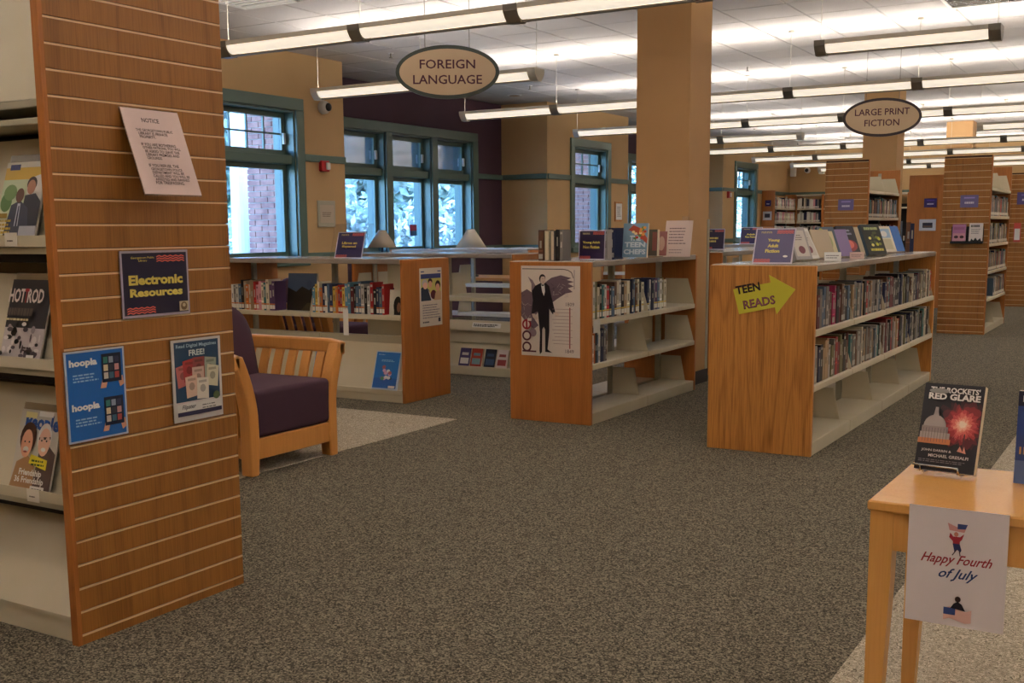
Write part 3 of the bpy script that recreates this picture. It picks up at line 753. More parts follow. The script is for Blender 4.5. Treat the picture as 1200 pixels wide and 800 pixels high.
MB().bbox(1.33, 1.78, .20, .208, .46, .625, 'metal', .002).build('rear_shelf_back', t3)
fs = ['white', 'grey', 'white', 'slate blue', 'black', 'tan', 'orange', 'cream', 'tan', 'red', 'pink', 'pink', 'cream', 'teal', 'cream', 'purple', 'purple', 'grey', 'navy', 'white', 'pale grey', 'tan', 'orange']
fn = ['red', 'white', 'cream', 'yellow', 'slate blue', 'navy', 'black', 'orange', 'teal', 'pale grey', 'purple', 'tan']
x_, n_ = book_row(U3, .05, .56, .665, fn, 'left bay of foreign language shelf', 'books in the left bay of the foreign language shelf', 41, hr=(.19, .25), wr=(.018, .032), seq=fs, end_txt='from left', tagc=PAL['orange'], dr=(.12, .16))
fs2 = ['sky blue', 'yellow', 'cream', 'orange', 'navy', 'white', 'slate blue', 'navy', 'yellow', 'orange', 'red', 'red', 'yellow', 'sky blue', 'sky blue', 'maroon', 'black', 'slate blue', 'slate blue', 'pale grey', 'black', 'white', 'red', 'black', 'navy', 'slate blue', 'red', 'red', 'orange', 'cream', 'white', 'cream']
book_row(U3, .925, 1.66, .665, fn, 'right bay of foreign language shelf', 'books in the right bay of the foreign language shelf', 42, hr=(.19, .25), wr=(.018, .03), seq=fs2, end_txt='from left', tagc=PAL['orange'], dr=(.12, .16))
def cover(w_, h, th, bg, name='book', mt='gloss', spine=None):
    """a closed book lying in its own frame, front cover at y=0 facing -y"""
    s = Sheet(w_, h, th, bg, mt, edge=PAGE); s.c[-1] = spine or bg; s.c[-6] = PAGE; s.c[-2] = bg
    return s
cv = cover(.30, .30, .02, S(62, 84, 116)); cv.poly([(0, 0), (1, 0), (1, .75), (.75, .55), (.5, .65), (.3, .5), (0, .62)], S(14, 14, 18)); cv.ell(.75, .72, .1, .1, S(54, 76, 110)); cv.poly([(.5, .0), (1, 0), (1, .25), (.7, .2)], S(60, 54, 38))
o = cv.build('book', None, unit_pt(U3, .585, .10, .668), (-.12, 0, 0)); tag(o, 'large dark blue picture book standing face out between the two spine groups', 'book')
cv = cover(.13, .19, .03, S(206, 200, 186)); cv.ell(.6, .38, .3, .36, BLACK); cv.rect(.35, 0, .9, .4, BLACK); cv.ell(.68, .3, .14, .2, S(140, 100, 80))
o = cv.build('book', None, unit_pt(U3, 1.67, .03, .668), (-.1, 0, 0)); tag(o, 'cream book face out showing a dark-haired figure, against the right end panel', 'book')
# --- second foreign bookcase behind
U4 = low_shelf((-6.70, 8.38), 0, 2, 'low bookcase standing behind the foreign language bookcase', (.70,), (.70,), 'oak_red', base=False, SW=.9)
t4 = U4['t']
for i in range(2):
    xa, xb = (.03, .9) if i == 0 else (.9, 1.77)
    MB().bbox(xa + .003, xb - .003, .01, .6, 0, .08, 'metal', .003).build('base_shelf', t4)
    for z0, z1 in ((.085, .285), (.40, .49)):
        d = MB().prism([(.05, z0), (.062, z0), (.062 + (z1 - z0) * .35, z1), (.05 + (z1 - z0) * .35, z1)], xa + .003, xb - .003, 'x', 'metal').build('display_shelf', t4)
    MB().bbox(xa + .003, xb - .003, .1, .27, .285, .395, 'metal', .003).build('back_panel', t4)
MB().bbox(.2, .9, .3, .303, .72, 1.0, 'metal', .002).build('divider', t4); 
cols = [(S(70, 60, 110), S(230, 230, 225)), (S(170, 60, 40), S(120, 160, 170)), (S(28, 34, 52), S(60, 84, 120)), (S(210, 200, 196), S(150, 60, 60))]
for i, (a, b) in enumerate(cols):
    cv = cover(.115, .165, .022, a); cv.rect(.12, .12, .88, .45, b); cv.rect(.2, .6, .8, .75, shade(b, .8))
    tag(cv.build('book', None, unit_pt(U4, 1.19 + i * .125 + (i > 1) * .02, .016, .0805), (-.33, 0, 0)),
        ['dark purple', 'red and grey', 'navy', 'white and red'][i] + ' small book face out on lowest shelf between the two orange end panels', 'book')
sh = Sheet(.3, .045, .001, WHITE); sh.text('NEW BOOKS', .25, .5, .3, BLACK, .02) if False else sh.lines(.05, .95, .2, .8, 2, S(50, 50, 56), 3, .7)
tag(sh.build('shelf_label', None, unit_pt(U4, 1.32, .052, .43), (-.34, 0, 0)), 'white printed strip label on the shelf behind the foreign language bookcase', 'label')
# --- bookcase behind the column and others further back
U5 = low_shelf((-3.37, 9.35), Q, 3, 'low bookcase directly behind the column, top seen over the arrow-sign bookcase', (.405, .72), (), 'oak_red')
U6 = low_shelf((-6.6, 13.6), 0, 3, 'far low bookcase crossing behind the arrow-sign bookcase', (.405, .72), (), 'oak_red')
U7 = low_shelf((-7.6, 10.2), 0, 2, 'low bookcase with loose papers on top before the triple window', (.405, .72), (), 'oak_red')

# far rows that can only be told apart as a band of spines: individual books in each
FAR = MB()
def far_books(u, xa, xb, z, seed, shelf_txt, names=tn, hr=(.18, .25)):
    rr = random.Random(seed); x = xa
    while x < xb:
        w_ = rr.uniform(.028, .05); kx = math.ceil((x - .006) / u['SW']) * u['SW']
        if x - .008 < kx < x + w_ + .01: x = kx + .012; continue
        h = rr.uniform(*hr); col = shade(PAL[rr.choice(names)], rr.uniform(.85, 1.15)); b = Matrix.Translation(unit_pt(u, x, .02, z + .001)) @ Matrix.Rotation(u['rz'], 4, 'Z')
        FAR.box(0, w_, 0, .15, 0, h, 'book', col, b).box(w_ * .1, w_ * .9, -.0008, 0, .012, .045, 'book', LABELC, b).box(w_ * .2, w_ * .8, -.0008, 0, h * .45, h * .7, 'book', shade(col, 1.7), b)
        x += w_ + .002

# ================================================================ TALL CASES
def tall_case(loc, rz, ns, label, slat, zt=2.12, d=.53, SW=.914, panel='oak_red', levels=(.42, .75, 1.08, 1.41, 1.74), double=True, far=True, name='tall_bookcase', wall_side=False, zslat=None):
    L = ns * SW; t = thing(name, label, 'bookcase', (loc[0], loc[1], 0), rz, 'tall bookcases'); zs = zt if zslat is None else zslat
    if slat: slat_panel(t, d, zt)
    else: MB().bbox(-.0, .028, 0, d, 0, zt, panel, .003).build('end_panel', t)
    if far: MB().bbox(L - .028, L, 0, d, 0, zt - .06, panel, .003).build('end_panel', t)
    for i in range(ns + 1):
        x = min(max(i * SW, .04), L - .055); yp = d / 2 if d > .4 else d - .045; MB().box(x, x + .022, yp - .02, yp + .02, 0, zt - .1, 'post').build('upright', t)
    xs = [.03] + [i * SW for i in range(1, ns)] + [L - .03]
    for i in range(ns):
        b = MB().bbox(xs[i] + .003, xs[i + 1] - .003, .003, d / 2 - .025, 0, .08, 'metal', .003).build('base_shelf', t)
        for x in (xs[i] + .006, xs[i + 1] - .009): MB().prism([(.012, .08), (d / 2 - .02, .08), (d / 2 - .02, .285), (.06, .285)], x, x + .003, 'x', 'metal').build('bracket', b)
        for z in levels: shelf_part(t, xs[i], xs[i + 1], z, False, depth=d / 2 - .03 if d > .4 else d - .08)
    yb = d / 2 if d > .4 else d - .03
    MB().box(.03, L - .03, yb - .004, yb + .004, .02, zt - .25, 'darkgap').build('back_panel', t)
    return {'o': (loc[0], loc[1]), 'rz': rz, 't': t, 'L': L, 'ns': ns, 'SW': SW}
_sl = {}
def slat_panel(t, d, zt, th=.03, first=.031, pitch=.0762, edge='oak_red'):
    """end panel built of horizontal slats over a board; local: face at x=0 looking to -x, running along y 0..d"""
    key = (round(d, 3), edge)
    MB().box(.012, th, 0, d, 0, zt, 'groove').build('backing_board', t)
    MB().box(-.0008, .0118, -.003, .012, 0, zt, edge).box(.0118, th, -.003, -.0002, 0, zt, edge).build('edge_trim', t)
    if key not in _sl:
        _sl[key] = (MB().box(0, .0118, .0122, d, .0, pitch - .0075, 'slat').mesh('slat'),
                    MB().box(-.0004, .0118, .0122, d - .001, 0, .0056, 'insert').mesh('groove_liner'),
                    MB().box(0, .0118, .0122, d, 0, first - .004, 'slat').mesh('slat'))
    a, b, c = _sl[key]
    def put(me, z):
        o = bpy.data.objects.new(me.name.split('.')[0], me); C.objects.link(o); o.parent = t; o.location = (0, 0, z)
    put(c, 0); z = first
    while z < zt - .02:
        put(b, z - .004)
        if z + .0035 + pitch < zt + .02: put(a, z + .0035)
        z += pitch
# slat bookcase beside the aisle (its books face right)
SA = tall_case((-1.885, 14.35), Q, 2, 'tall slatwall-ended bookcase with two display books and lilac sign', True, 2.115, .535)
for i, z in enumerate((.42, .75, 1.08, 1.41)):
    far_books(SA, .1 if i else .75, 1.75, z, 60 + i, ['lowest filled shelf', 'second shelf up', 'third shelf up', 'fourth shelf up'][i] + ' of the aisle slatwall bookcase')
SB = tall_case((-3.28, 14.3), Q, 2, 'tall slatwall-ended bookcase standing before the sign column', True, 2.115, .535)
for i, z in enumerate((1.08, 1.41)):
    far_books(SB, .1, 1.72, z, 70 + i, ['lower visible shelf', 'upper visible shelf'][i] + ' of the slatwall bookcase before the sign column')
SC = tall_case((-3.14, 18.75), Q, 2, 'plain orange-ended tall bookcase left of the aisle slatwall bookcase', False, 2.09, .535)
SD = tall_case((-1.70, 19.6), Q, 2, 'tall slatwall-ended bookcase at the right edge of the picture', True, 2.115, .6)
SE = tall_case((-8.01, 25.7), Q, 2, 'narrow orange-ended bookcase against the left wall in the far corner', False, 2.14, .31)
for _i, _z in enumerate((1.08, 1.41, 1.74)): far_books(SE, .05, 1.7, _z, 90 + _i, '', ['white', 'cream', 'pale grey', 'white', 'pink', 'navy'])
SF = tall_case((-7.99, 27.3), 0, 5, 'tall wooden bookcase along the back wall', False, 2.07, .55, SW=.66)
for i in range(1, 5): MB().bbox(i * .66 - .03, i * .66 + .03, -.01, .24, 0, 2.07, 'oak_red', .003).build('divider', SF['t'])
MB().bbox(0, 3.3, 0, .55, 2.04, 2.075, 'metal', .003).build('top_panel', SF['t'])
bk = ['white', 'cream', 'pale grey', 'navy', 'black', 'pink', 'grey', 'white']; bk2 = ['navy', 'black', 'grey', 'maroon', 'navy', 'white', 'black', 'purple']
for j, z in enumerate((1.08, 1.41, 1.74)):
    for b in range(2):
        rest = MB(); rr = random.Random(80 + j * 3 + b); x = b * .66 + .05
        while x < (b + 1) * .66 - .1:
            w_ = rr.uniform(.022, .05); nm = rr.choice(bk if b == 0 else bk2); h = rr.uniform(.2, .26)
            b_ = Matrix.Translation(unit_pt(SF, x, .02, z + .001))
            FAR.box(0, w_, 0, .16, 0, h, 'book', PAL[nm], b_).box(w_ * .1, w_ * .9, -.0008, 0, .012, .05, 'book', LABELC, b_)
            x += w_ + .002
tag(FAR.build('distant_book'), 'rows of small distant books filling the far tall bookcases', 'books', None, 'stuff')
# white metal unit glimpsed between the sign column and the orange-ended case
SG_ = tall_case((-4.1, 22.9), 0, 1, 'pale metal shelves glimpsed between the sign column and orange-ended case', False, 2.0, .55, panel='metal')

# near magazine case with the big slatwall end
t = thing('magazine_case', 'large slatwall-ended magazine case at the left edge', 'bookcase', (-2.895, 2.195, 0), Q)
# local frame of the magazine case: x to the left-wall side after a half turn; built in world-aligned coordinates instead
t.rotation_euler = (0, 0, 0)
MZ = 2.13
def near_slats(t):
    """face looks to +x"""
    d = .735
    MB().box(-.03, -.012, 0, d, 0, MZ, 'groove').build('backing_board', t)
    MB().box(-.03, .0008, -.004, -.0002, 0, MZ, 'oak_red').box(-.0118, .0008, -.0002, .012, 0, MZ, 'oak_red').build('edge_trim', t)
    a = MB().bbox(-.0118, 0, .0122, d, 0, .0762 - .0075, 'slat', .0012).mesh('slat'); b = MB().box(-.0118, .0004, .0122, d - .001, 0, .0056, 'insert').mesh('groove_liner')
    c = MB().box(-.0118, 0, .0122, d, 0, .027, 'slat').mesh('slat')
    def put(me, z):
        o = bpy.data.objects.new(me.name.split('.')[0], me); C.objects.link(o); o.parent = t; o.location = (0, 0, z)
    put(c, 0); z = .031
    while z < MZ - .02:
        put(b, z - .004); put(a, z + .0035); z += .0762
near_slats(t)
# magazine shelves, facing the viewer (-y), running off to the left
LX = 1.9
MB().bbox(-LX, -.032, .012, .36, 0, .075, 'metal', .003).build('base_shelf', t)
MB().bbox(-LX, -.032, .36, .37, .0, 2.05, 'metal', .002).build('back_panel', t)
MB().prism([(.0, .078), (.05, .078), (.25, .47), (.24, .49), (.23, .49), (.0, .09)], -LX, -.032, 'x', 'metal').build('sloped_base_panel', t)
def disp(z0, z1, zs, lb):
    """display shelf: lip at z0, sloped back rising to z1"""
    o = MB().prism([(.0, z0), (.042, z0), (.05, z0 + .012), (.05 + (z1 - z0) * .30, z1), (.043 + (z1 - z0) * .30, z1), (.034, z0 + .010), (.002, z0 + .010), (.002, z0 + .035), (-.002, z0 + .035), (-.002, z0)], -LX, -.032, 'x', 'metal').build('display_shelf', t)
    MB().box(-LX, -.032, .012, .3, z0 - .022, z0 - .002, 'post').build('under_shelf', o); MB().box(-LX, -.034, .05, .3, z0 - .05, z0 - .0225, 'darkgap').build('shelf_gap_shade', o)  # dark strip paints in the shade beneath each display shelf
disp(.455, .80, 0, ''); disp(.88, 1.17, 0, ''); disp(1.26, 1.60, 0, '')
MB().box(-LX, -.034, .22, .34, 1.615, 1.70, 'darkgap').build('upper_gap_shade', t)  # near-black strip in place of the shade below the upper panel
MB().bbox(-LX, -.032, .0, .3, 1.625, 1.645, 'post', .003).build('shelf_edge', t)
MB().prism([(.0, 1.70), (.03, 1.70), (.12, 2.1), (.09, 2.1)], -LX, -.032, 'x', 'metal').bbox(-LX, -.032, .0, .3, 1.675, 1.70, 'post', .003).build('upper_display_panel', t)
for z0, z1 in ((.50, .78), (.92, 1.15), (1.3, 1.58)): pass

def place_sheet(sh, name, loc, tilt, rz, label, cat, group=None):
    o = sh.build(name, None, loc, (tilt, 0, rz)); return tag(o, label, cat, group)
# magazines
def mag(w_, h, bg): return Sheet(w_, h, .006, bg, 'gloss', edge=S(220, 216, 208))
SK1, SK2, SK3 = S(226, 168, 138), S(238, 190, 164), S(104, 68, 54)
m1 = mag(.20, .262, S(222, 220, 210))
m1.rect(0, .78, 1, .93, S(214, 178, 74)); m1.rect(.1, .9, .35, .97, S(60, 70, 120)); m1.rect(.0, .3, .6, .78, S(196, 208, 176)); m1.ell(.15, .5, .14, .12, S(92, 128, 74)); m1.ell(.22, .62, .16, .1, S(120, 150, 96))
m1.poly([(.62, .2), (.95, .2), (.98, .85), (.7, .8)], S(226, 222, 216))
m1.ell(.72, .72, .12, .09, S(60, 44, 38)); m1.ell(.72, .68, .1, .09, S(176, 124, 100)); m1.poly([(.55, .1), (1, .1), (1, .5), (.85, .6), (.6, .58)], S(38, 40, 52))
m1.poly([(.2, 0), (.85, 0), (.72, .42), (.5, .52), (.3, .46)], S(56, 62, 82)); m1.ell(.48, .58, .1, .09, SK3); m1.poly([(.46, .2), (.55, .2), (.53, .48), (.46, .48)], S(190, 196, 214)); m1.poly([(.48, .2), (.53, .2), (.515, .45), (.49, .45)], S(50, 50, 80))
m1.rect(.6, .08, 1, .2, S(168, 170, 178)); m1.rect(.02, .3, .25, .36, S(150, 120, 30)); m1.lines(.03, .4, .06, .3, 5, S(196, 168, 60), 4, .6); m1.text('BUSINESS', .62, .84, .6, S(240, 232, 200), .02) if False else None
place_sheet(m1, 'magazine', (-3.205, 2.207, 1.273), -.285, 0, 'magazine with two suited men and a yellow masthead band, top shelf', 'magazine')
m2 = mag(.20, .272, S(46, 44, 50))
m2.rect(0, .0, 1, .42, S(196, 188, 190)); rr = random.Random(9)
for i in range(34): m2.ell(rr.random() * .9 + .05, rr.random() * .42 + .06, rr.uniform(.02, .09), rr.uniform(.02, .06), rr.choice([BLACK, S(150, 140, 148), S(220, 214, 214), S(80, 70, 80)]), 7)
m2.text('HOT ROD', .46, .8, .86, S(236, 226, 222), .03, hgt=.17); m2.text('T', .46, .8, .1, S(170, 40, 46), .03, hgt=.17); m2.lines(.06, .84, .56, .66, 1, S(84, 76, 72), 6, .9); m2.lines(.05, .8, .5, .53, 1, S(210, 200, 150), 2, .8); m2.rect(.72, .03, .9, .1, WHITE); m2.lines(.6, .85, .14, .2, 2, S(60, 40, 40), 6, .7)
place_sheet(m2, 'magazine', (-3.222, 2.208, .893), -.285, .0, 'black and white car magazine with large pale title, middle shelf', 'magazine')
m3 = mag(.202, .272, S(202, 196, 184))
m3.text('People', .56, .83, .84, S(36, 82, 156), .045, hgt=.24); m3.rect(.12, .9, .4, .97, S(236, 226, 160)); m3.rect(.45, .93, .8, .99, WHITE)
m3.poly([(.55, 0), (1, 0), (1, .5), (.8, .6), (.6, .5)], S(92, 74, 70)); m3.ell(.68, .68, .17, .18, S(228, 222, 216)); m3.ell(.69, .63, .145, .17, SK2); m3.poly([(.55, .68), (.83, .7), (.83, .67), (.55, .65)], S(70, 50, 44)); m3.ell(.62, .665, .05, .03, S(226, 190, 170), 10); m3.ell(.77, .67, .05, .03, S(226, 190, 170), 10); m3.ell(.7, .54, .06, .025, WHITE, 10)
m3.poly([(0, 0), (.6, 0), (.55, .35), (.35, .45), (.1, .36)], S(176, 134, 92)); m3.ell(.29, .66, .2, .19, S(74, 42, 34)); m3.ell(.28, .59, .14, .17, SK1); m3.ell(.28, .52, .07, .035, WHITE, 10); m3.ell(.23, .61, .02, .012, BLACK, 8); m3.ell(.34, .61, .02, .012, BLACK, 8)
m3.ell(.64, .645, .02, .012, BLACK, 8); m3.ell(.76, .645, .02, .012, BLACK, 8); m3.ell(.28, .49, .05, .012, S(150, 70, 66), 8); m3.poly([(.42, .36), (.86, .3), (.86, .42), (.44, .47)], S(232, 216, 60)); m3.lines(.48, .84, .34, .43, 2, S(60, 90, 40), 6, .5)
m3.text('Friendship', .5, .24, .56, WHITE, .04); m3.text('36 Friendship', .5, .15, .72, WHITE, .03); m3.rect(.56, .02, .9, .1, WHITE); m3.lines(.6, .86, .03, .09, 2, S(80, 80, 80), 3)
place_sheet(m3, 'magazine', (-3.222, 2.207, .468), -.285, 0, 'celebrity magazine with two smiling people and blue title, bottom shelf', 'magazine')
for (x, z, wd, hh, lb) in ((-3.205, 1.2735, .21, .288, 'top'), (-3.22, .8935, .21, .295, 'middle'), (-3.225, .4685, .21, .295, 'bottom')):
    o = MB().box(0, wd, .0075, .009, 0, hh, 'acrylic').build('magazine_holder', None, (x - .003, 2.2082, z), (-.285, 0, 0)); tag(o, 'clear acrylic sleeve holding the magazine on the %s shelf' % lb, 'holder')
for x, z, lb in ((-3.115, 1.262, 'top'), (-3.26, .878, 'middle'), (-3.095, .452, 'bottom')):
    s = Sheet(.06, .042, .001, S(232, 226, 212)); s.lines(.2, .8, .35, .6, 1, S(80, 70, 60), 2)
    place_sheet(s, 'shelf_label', (x, 2.186, z), 0, 0, 'small white title card on the lip of the %s magazine shelf' % lb, 'label')

# ---- notices on the big slatwall (they face +x)
FX = -2.888
def wall_sheet(sh, name, y, z, label, tilt=0, x=FX, cat='sign', rz=Q): return place_sheet(sh, name, (x, y, z), tilt, rz, label, cat)
s = Sheet(.24, .29, .003, S(222, 196, 190), 'gloss'); DK = S(74, 50, 52)
s.text('NOTICE', .46, .87, .3, DK, .015)
for txt, u, v, wd in (('THE GEORGETOWN PUBLIC', .48, .75, .64), ('LIBRARY IS PRIVATE', .44, .71, .5), ('PROPERTY.', .33, .67, .27), ('IF YOU ARE BOTHERING', .48, .58, .6), ('OTHER PATRONS, YOU WILL', .52, .54, .66), ('BE ASKED TO LEAVE THE', .51, .50, .6), ('LIBRARY PREMISES AND', .5, .46, .58), ('GROUNDS.', .34, .42, .26),
                      ('IF YOU REFUSE, THE', .46, .33, .52), ('GEORGETOWN POLICE', .49, .29, .54), ('DEPARTMENT WILL BE', .5, .25, .55), ('CALLED AND YOU WILL BE', .54, .21, .64), ('ARRESTED AND BANNED', .54, .17, .6), ('FOR TRESPASSING.', .48, .13, .5)):
    s.text(txt, u, v, wd, DK, .012)
wall_sheet(s, 'notice_sheet', 2.466, 1.422, 'pinkish white notice sheet in a holder tilting out from the slatwall', -.34, FX + .098)
o = MB().box(-.002, .243, .0035, .006, -.004, .295, 'acrylic').build('sign_holder', None, (FX + .098, 2.466, 1.422), (-.34, 0, Q)); tag(o, 'clear holder behind the tilted notice sheet', 'holder')
s = Sheet(.288, .217, .003, S(176, 166, 186), 'gloss'); s.rect(.025, .035, .975, .965, S(34, 30, 58)); s.text('Georgetown Public\nLibrary', .32, .87, .34, YEL, .01, hgt=.085)
zig(s, .52, .94, .9, 5, .02, .018, CORAL, 3, .035); zig(s, .06, .47, .13, 5, .02, .018, CORAL, 3, .035)
s.text('Electronic', .5, .56, .8, YEL, .045, hgt=.15); s.text('Resources', .5, .37, .78, YEL, .045, hgt=.125); s.rect(.83, .05, .97, .2, S(196, 180, 150)); s.ell(.9, .125, .05, .065, S(120, 96, 66)); s.ell(.9, .14, .025, .03, S(200, 180, 150))
wall_sheet(s, 'sign', 2.434, 1.025, 'dark navy sign with yellow lettering reading Electronic Resources')
s = Sheet(.229, .286, .003, S(186, 196, 216), 'gloss'); s.rect(.03, .02, .97, .98, S(28, 104, 186))
for b in (0, -.485):
    s.text('hoopla', .3, .86 + b, .46, WHITE, .05, hgt=.1); s.lines(.12, .55, .66 + b, .76 + b, 3, S(150, 190, 226), 5, .5); s.text('Borrow instantly', .34, .74 + b, .34, S(180, 206, 232), .01) if False else None
    s.poly([(.56, .56 + b), (.66, .56 + b), (.7, .66 + b), (.62, .7 + b)], S(216, 160, 130)); s.poly([(.86, .66 + b), (.9, .55 + b), (.97, .58 + b), (.95, .68 + b)], S(216, 160, 130))
    s.rect(.6, .62 + b, .93, .94 + b, S(24, 34, 60)); 
    for r_ in range(3):
        for c_ in range(3): s.rect(.63 + c_ * .093, .66 + r_ * .087 + b, .705 + c_ * .093, .73 + r_ * .087 + b, [S(200, 190, 180), S(70, 110, 130), S(180, 80, 76), S(220, 200, 160), S(60, 60, 70), S(206, 150, 150), S(60, 130, 120), S(150, 160, 180), S(60, 60, 90)][r_ * 3 + c_], r_ + c_ == 0)
wall_sheet(s, 'poster', 2.2, .652, 'bright blue flyer with two tablets and white lettering, lower left')
s = Sheet(.228, .284, .003, S(214, 208, 206), 'gloss'); s.rect(.05, .24, .95, .97, S(34, 66, 96)); s.text('Read Digital Magazines', .5, .915, .82, S(170, 196, 214), .02, hgt=.055); s.text('FREE!', .5, .83, .32, S(210, 220, 214), .03, hgt=.075)
for i, (u, v, ro, c1) in enumerate(((.2, .56, .15, S(196, 110, 106)), (.33, .62, .1, S(176, 60, 60)), (.76, .62, -.1, S(156, 166, 150)), (.8, .52, -.15, S(212, 206, 180)), (.52, .64, 0, S(150, 70, 66)), (.5, .52, 0, S(206, 176, 160)), (.36, .42, .08, S(222, 190, 170)), (.58, .38, -.05, S(226, 218, 206)))):
    cu_, su_ = math.cos(ro), math.sin(ro)
    s.poly([(u + (a * cu_ - b * su_) * .12, v + (a * su_ + b * cu_) * .13) for a, b in ((-1, -1), (1, -1), (1, 1), (-1, 1))], c1); s.ell(u, v, .06, .05, shade(c1, .55), 8); s.rect(u - .08, v + .07, u + .08, v + .1, shade(c1, .6), False)
s.rect(.05, .1, .95, .22, S(222, 220, 216)); s.text('Flipster', .28, .17, .28, S(50, 50, 60), .01, .3); s.lines(.55, .9, .13, .2, 2, S(120, 120, 120), 2); s.rect(.05, .07, .95, .12, S(44, 40, 74)); s.ell(.85, .27, .07, .05, S(90, 110, 70))
wall_sheet(s, 'poster', 2.628, .652, 'flyer with fan of magazine covers reading Read Digital Magazines FREE')
for y, z, w_, h, lb in ((2.43, 1.02, .296, .225, 'Electronic Resources sign'), (2.196, .648, .237, .294, 'bright blue flyer'), (2.624, .648, .236, .292, 'magazine fan flyer')):
    o = MB().box(-.0, w_, .0032, .0058, 0, h, 'acrylic').build('sign_holder', None, (FX + .0005, y, z), (0, 0, Q)); tag(o, 'clear holder behind the ' + lb, 'holder')

# ================================================================ ARMCHAIR
def armchair(loc, rz, label):
    t = thing('armchair', label, 'chair', loc, rz); W_ = .72; Dp = .74
    fl = lambda z: -.105 * max(0, (z - .3) / .36) ** 1.7        # outward flare of the sides
    def leg(y, side):
        rings = []
        for i in range(13):
            z = .655 * i / 12; x = fl(z); wdt = .07 if z > .12 else .058 + z * .1; dp = .078 if y < .3 else .06
            yy = y + (0 if i < 9 else 0)
            if side: x = W_ - x - wdt
            rings.append([(x, yy, z), (x + wdt, yy, z), (x + wdt, yy + dp, z), (x, yy + dp, z)])
        return MB().loft(rings, 'beech')
    for side in (0, 1):
        for y in (0, Dp - .06): 
            o = leg(y, side).build('leg', t); bv = o.modifiers.new('b', 'BEVEL'); bv.width = .008; bv.segments = 2; bv.limit_method = 'ANGLE'
        sx = (lambda x, w_: W_ - x - w_) if side else (lambda x, w_: x)
        x0 = fl(.655)
        xa = sx(x0 - .004, .075)
        r = []
        for i in range(9):                  # arm rail, rounded over at the front
            y = .0 + Dp * i / 8; r.append([(xa, y, .595 if i else .58), (xa + .06, y, .595 if i else .58), (xa + .06, y, .675 if i else .66), (xa, y, .675 if i else .66)])
        o = MB().loft(r, 'beech').build('arm_rail', t); bv = o.modifiers.new('b', 'BEVEL'); bv.width = .012; bv.segments = 2; bv.limit_method = 'ANGLE'
        MB().bbox(sx(.012, .03), sx(.012, .03) + .03, .07, Dp - .05, .09, .2, 'beech', .004).build('side_rail', t)
        n = 5
        for k in range(n):
            y = .085 + (Dp - .2) * (k + .5) / n - .03; rings = []
            for i in range(8):
                z = .18 + .45 * i / 7; x = sx(fl(z) + .018, .022); rings.append([(x, y, z), (x + .018, y, z), (x + .018, y + .06, z), (x, y + .06, z)])
            MB().loft(rings, 'beech').build('slat', t)
    MB().bbox(.05, W_ - .05, .008, .045, .085, .2, 'beech', .005).build('front_rail', t)
    MB().bbox(.05, W_ - .05, Dp - .05, Dp - .02, .085, .2, 'beech', .005).build('back_rail', t)
    o = MB(smooth=True).box(.045, W_ - .045, .004, Dp - .1, .2, .46, 'upholstery').build('seat_cushion', t); bv = o.modifiers.new('b', 'BEVEL'); bv.width = .03; bv.segments = 4; bv.limit_method = 'ANGLE'
    rings = []
    for i in range(15):                     # back cushion: rolled, with a round-shouldered top
        a = i / 14; z = .38 + .50 * math.sin(a * PI / 2); hw = (W_ / 2 - .03) * (1 - max(0, (a - .35) / .65) ** 2.2 * .72); y0 = .50 + .14 * a; th = .15 * (1 - a ** 4 * .55)
        rings.append([(W_ / 2 + hw * math.cos(q) * abs(math.cos(q)) ** -.3 if abs(math.cos(q)) > .01 else W_ / 2, y0 + th / 2 + th / 2 * math.sin(q), z) for q in [2 * PI * k / 24 for k in range(24)]])
    MB(smooth=True).loft(rings, 'upholstery').build('back_cushion', t)
    MB().bbox(.04, W_ - .04, Dp - .06, Dp - .03, .55, .66, 'beech', .005).build('top_rail', t)
    return t
armchair((-4.13, 4.275, 0), Q, 'purple armchair with slatted honey-coloured wooden arms beside the slatwall')
armchair((-6.236 - .02, 7.52, 0), Q, 'wooden slatted armchair glimpsed through the foreign language bookcase')

# ================================================================ HELPERS FOR SETTING THINGS DOWN
TOPZ = 1.0892
def sign_holder(s, loc, tilt, rz, label, cat='sign', acr=(0, 0, 0)):
    o = place_sheet(s, 'sign', loc, tilt, rz, label, cat)
    return o
def navy_sign(w_, h, lines_, bg=S(44, 36, 78), tw=.5):
    s = Sheet(w_, h, .003, S(206, 198, 214), 'gloss'); s.rect(.03, .03, .97, .97, bg); s.lines(.14, .42, .86, .92, 2, S(190, 176, 120), 3, .6)
    zig(s, .54, .95, .92, 5, .02, .02, CORAL, 3, .035); zig(s, .05, .45, .1, 5, .02, .02, CORAL, 3, .035)
    n = len(lines_)
    for i, (tx, wd) in enumerate(lines_): s.text(tx, .48, .5 + (n - 1) * .075 - i * .15, wd, YEL, .045, hgt=.1)
    return s
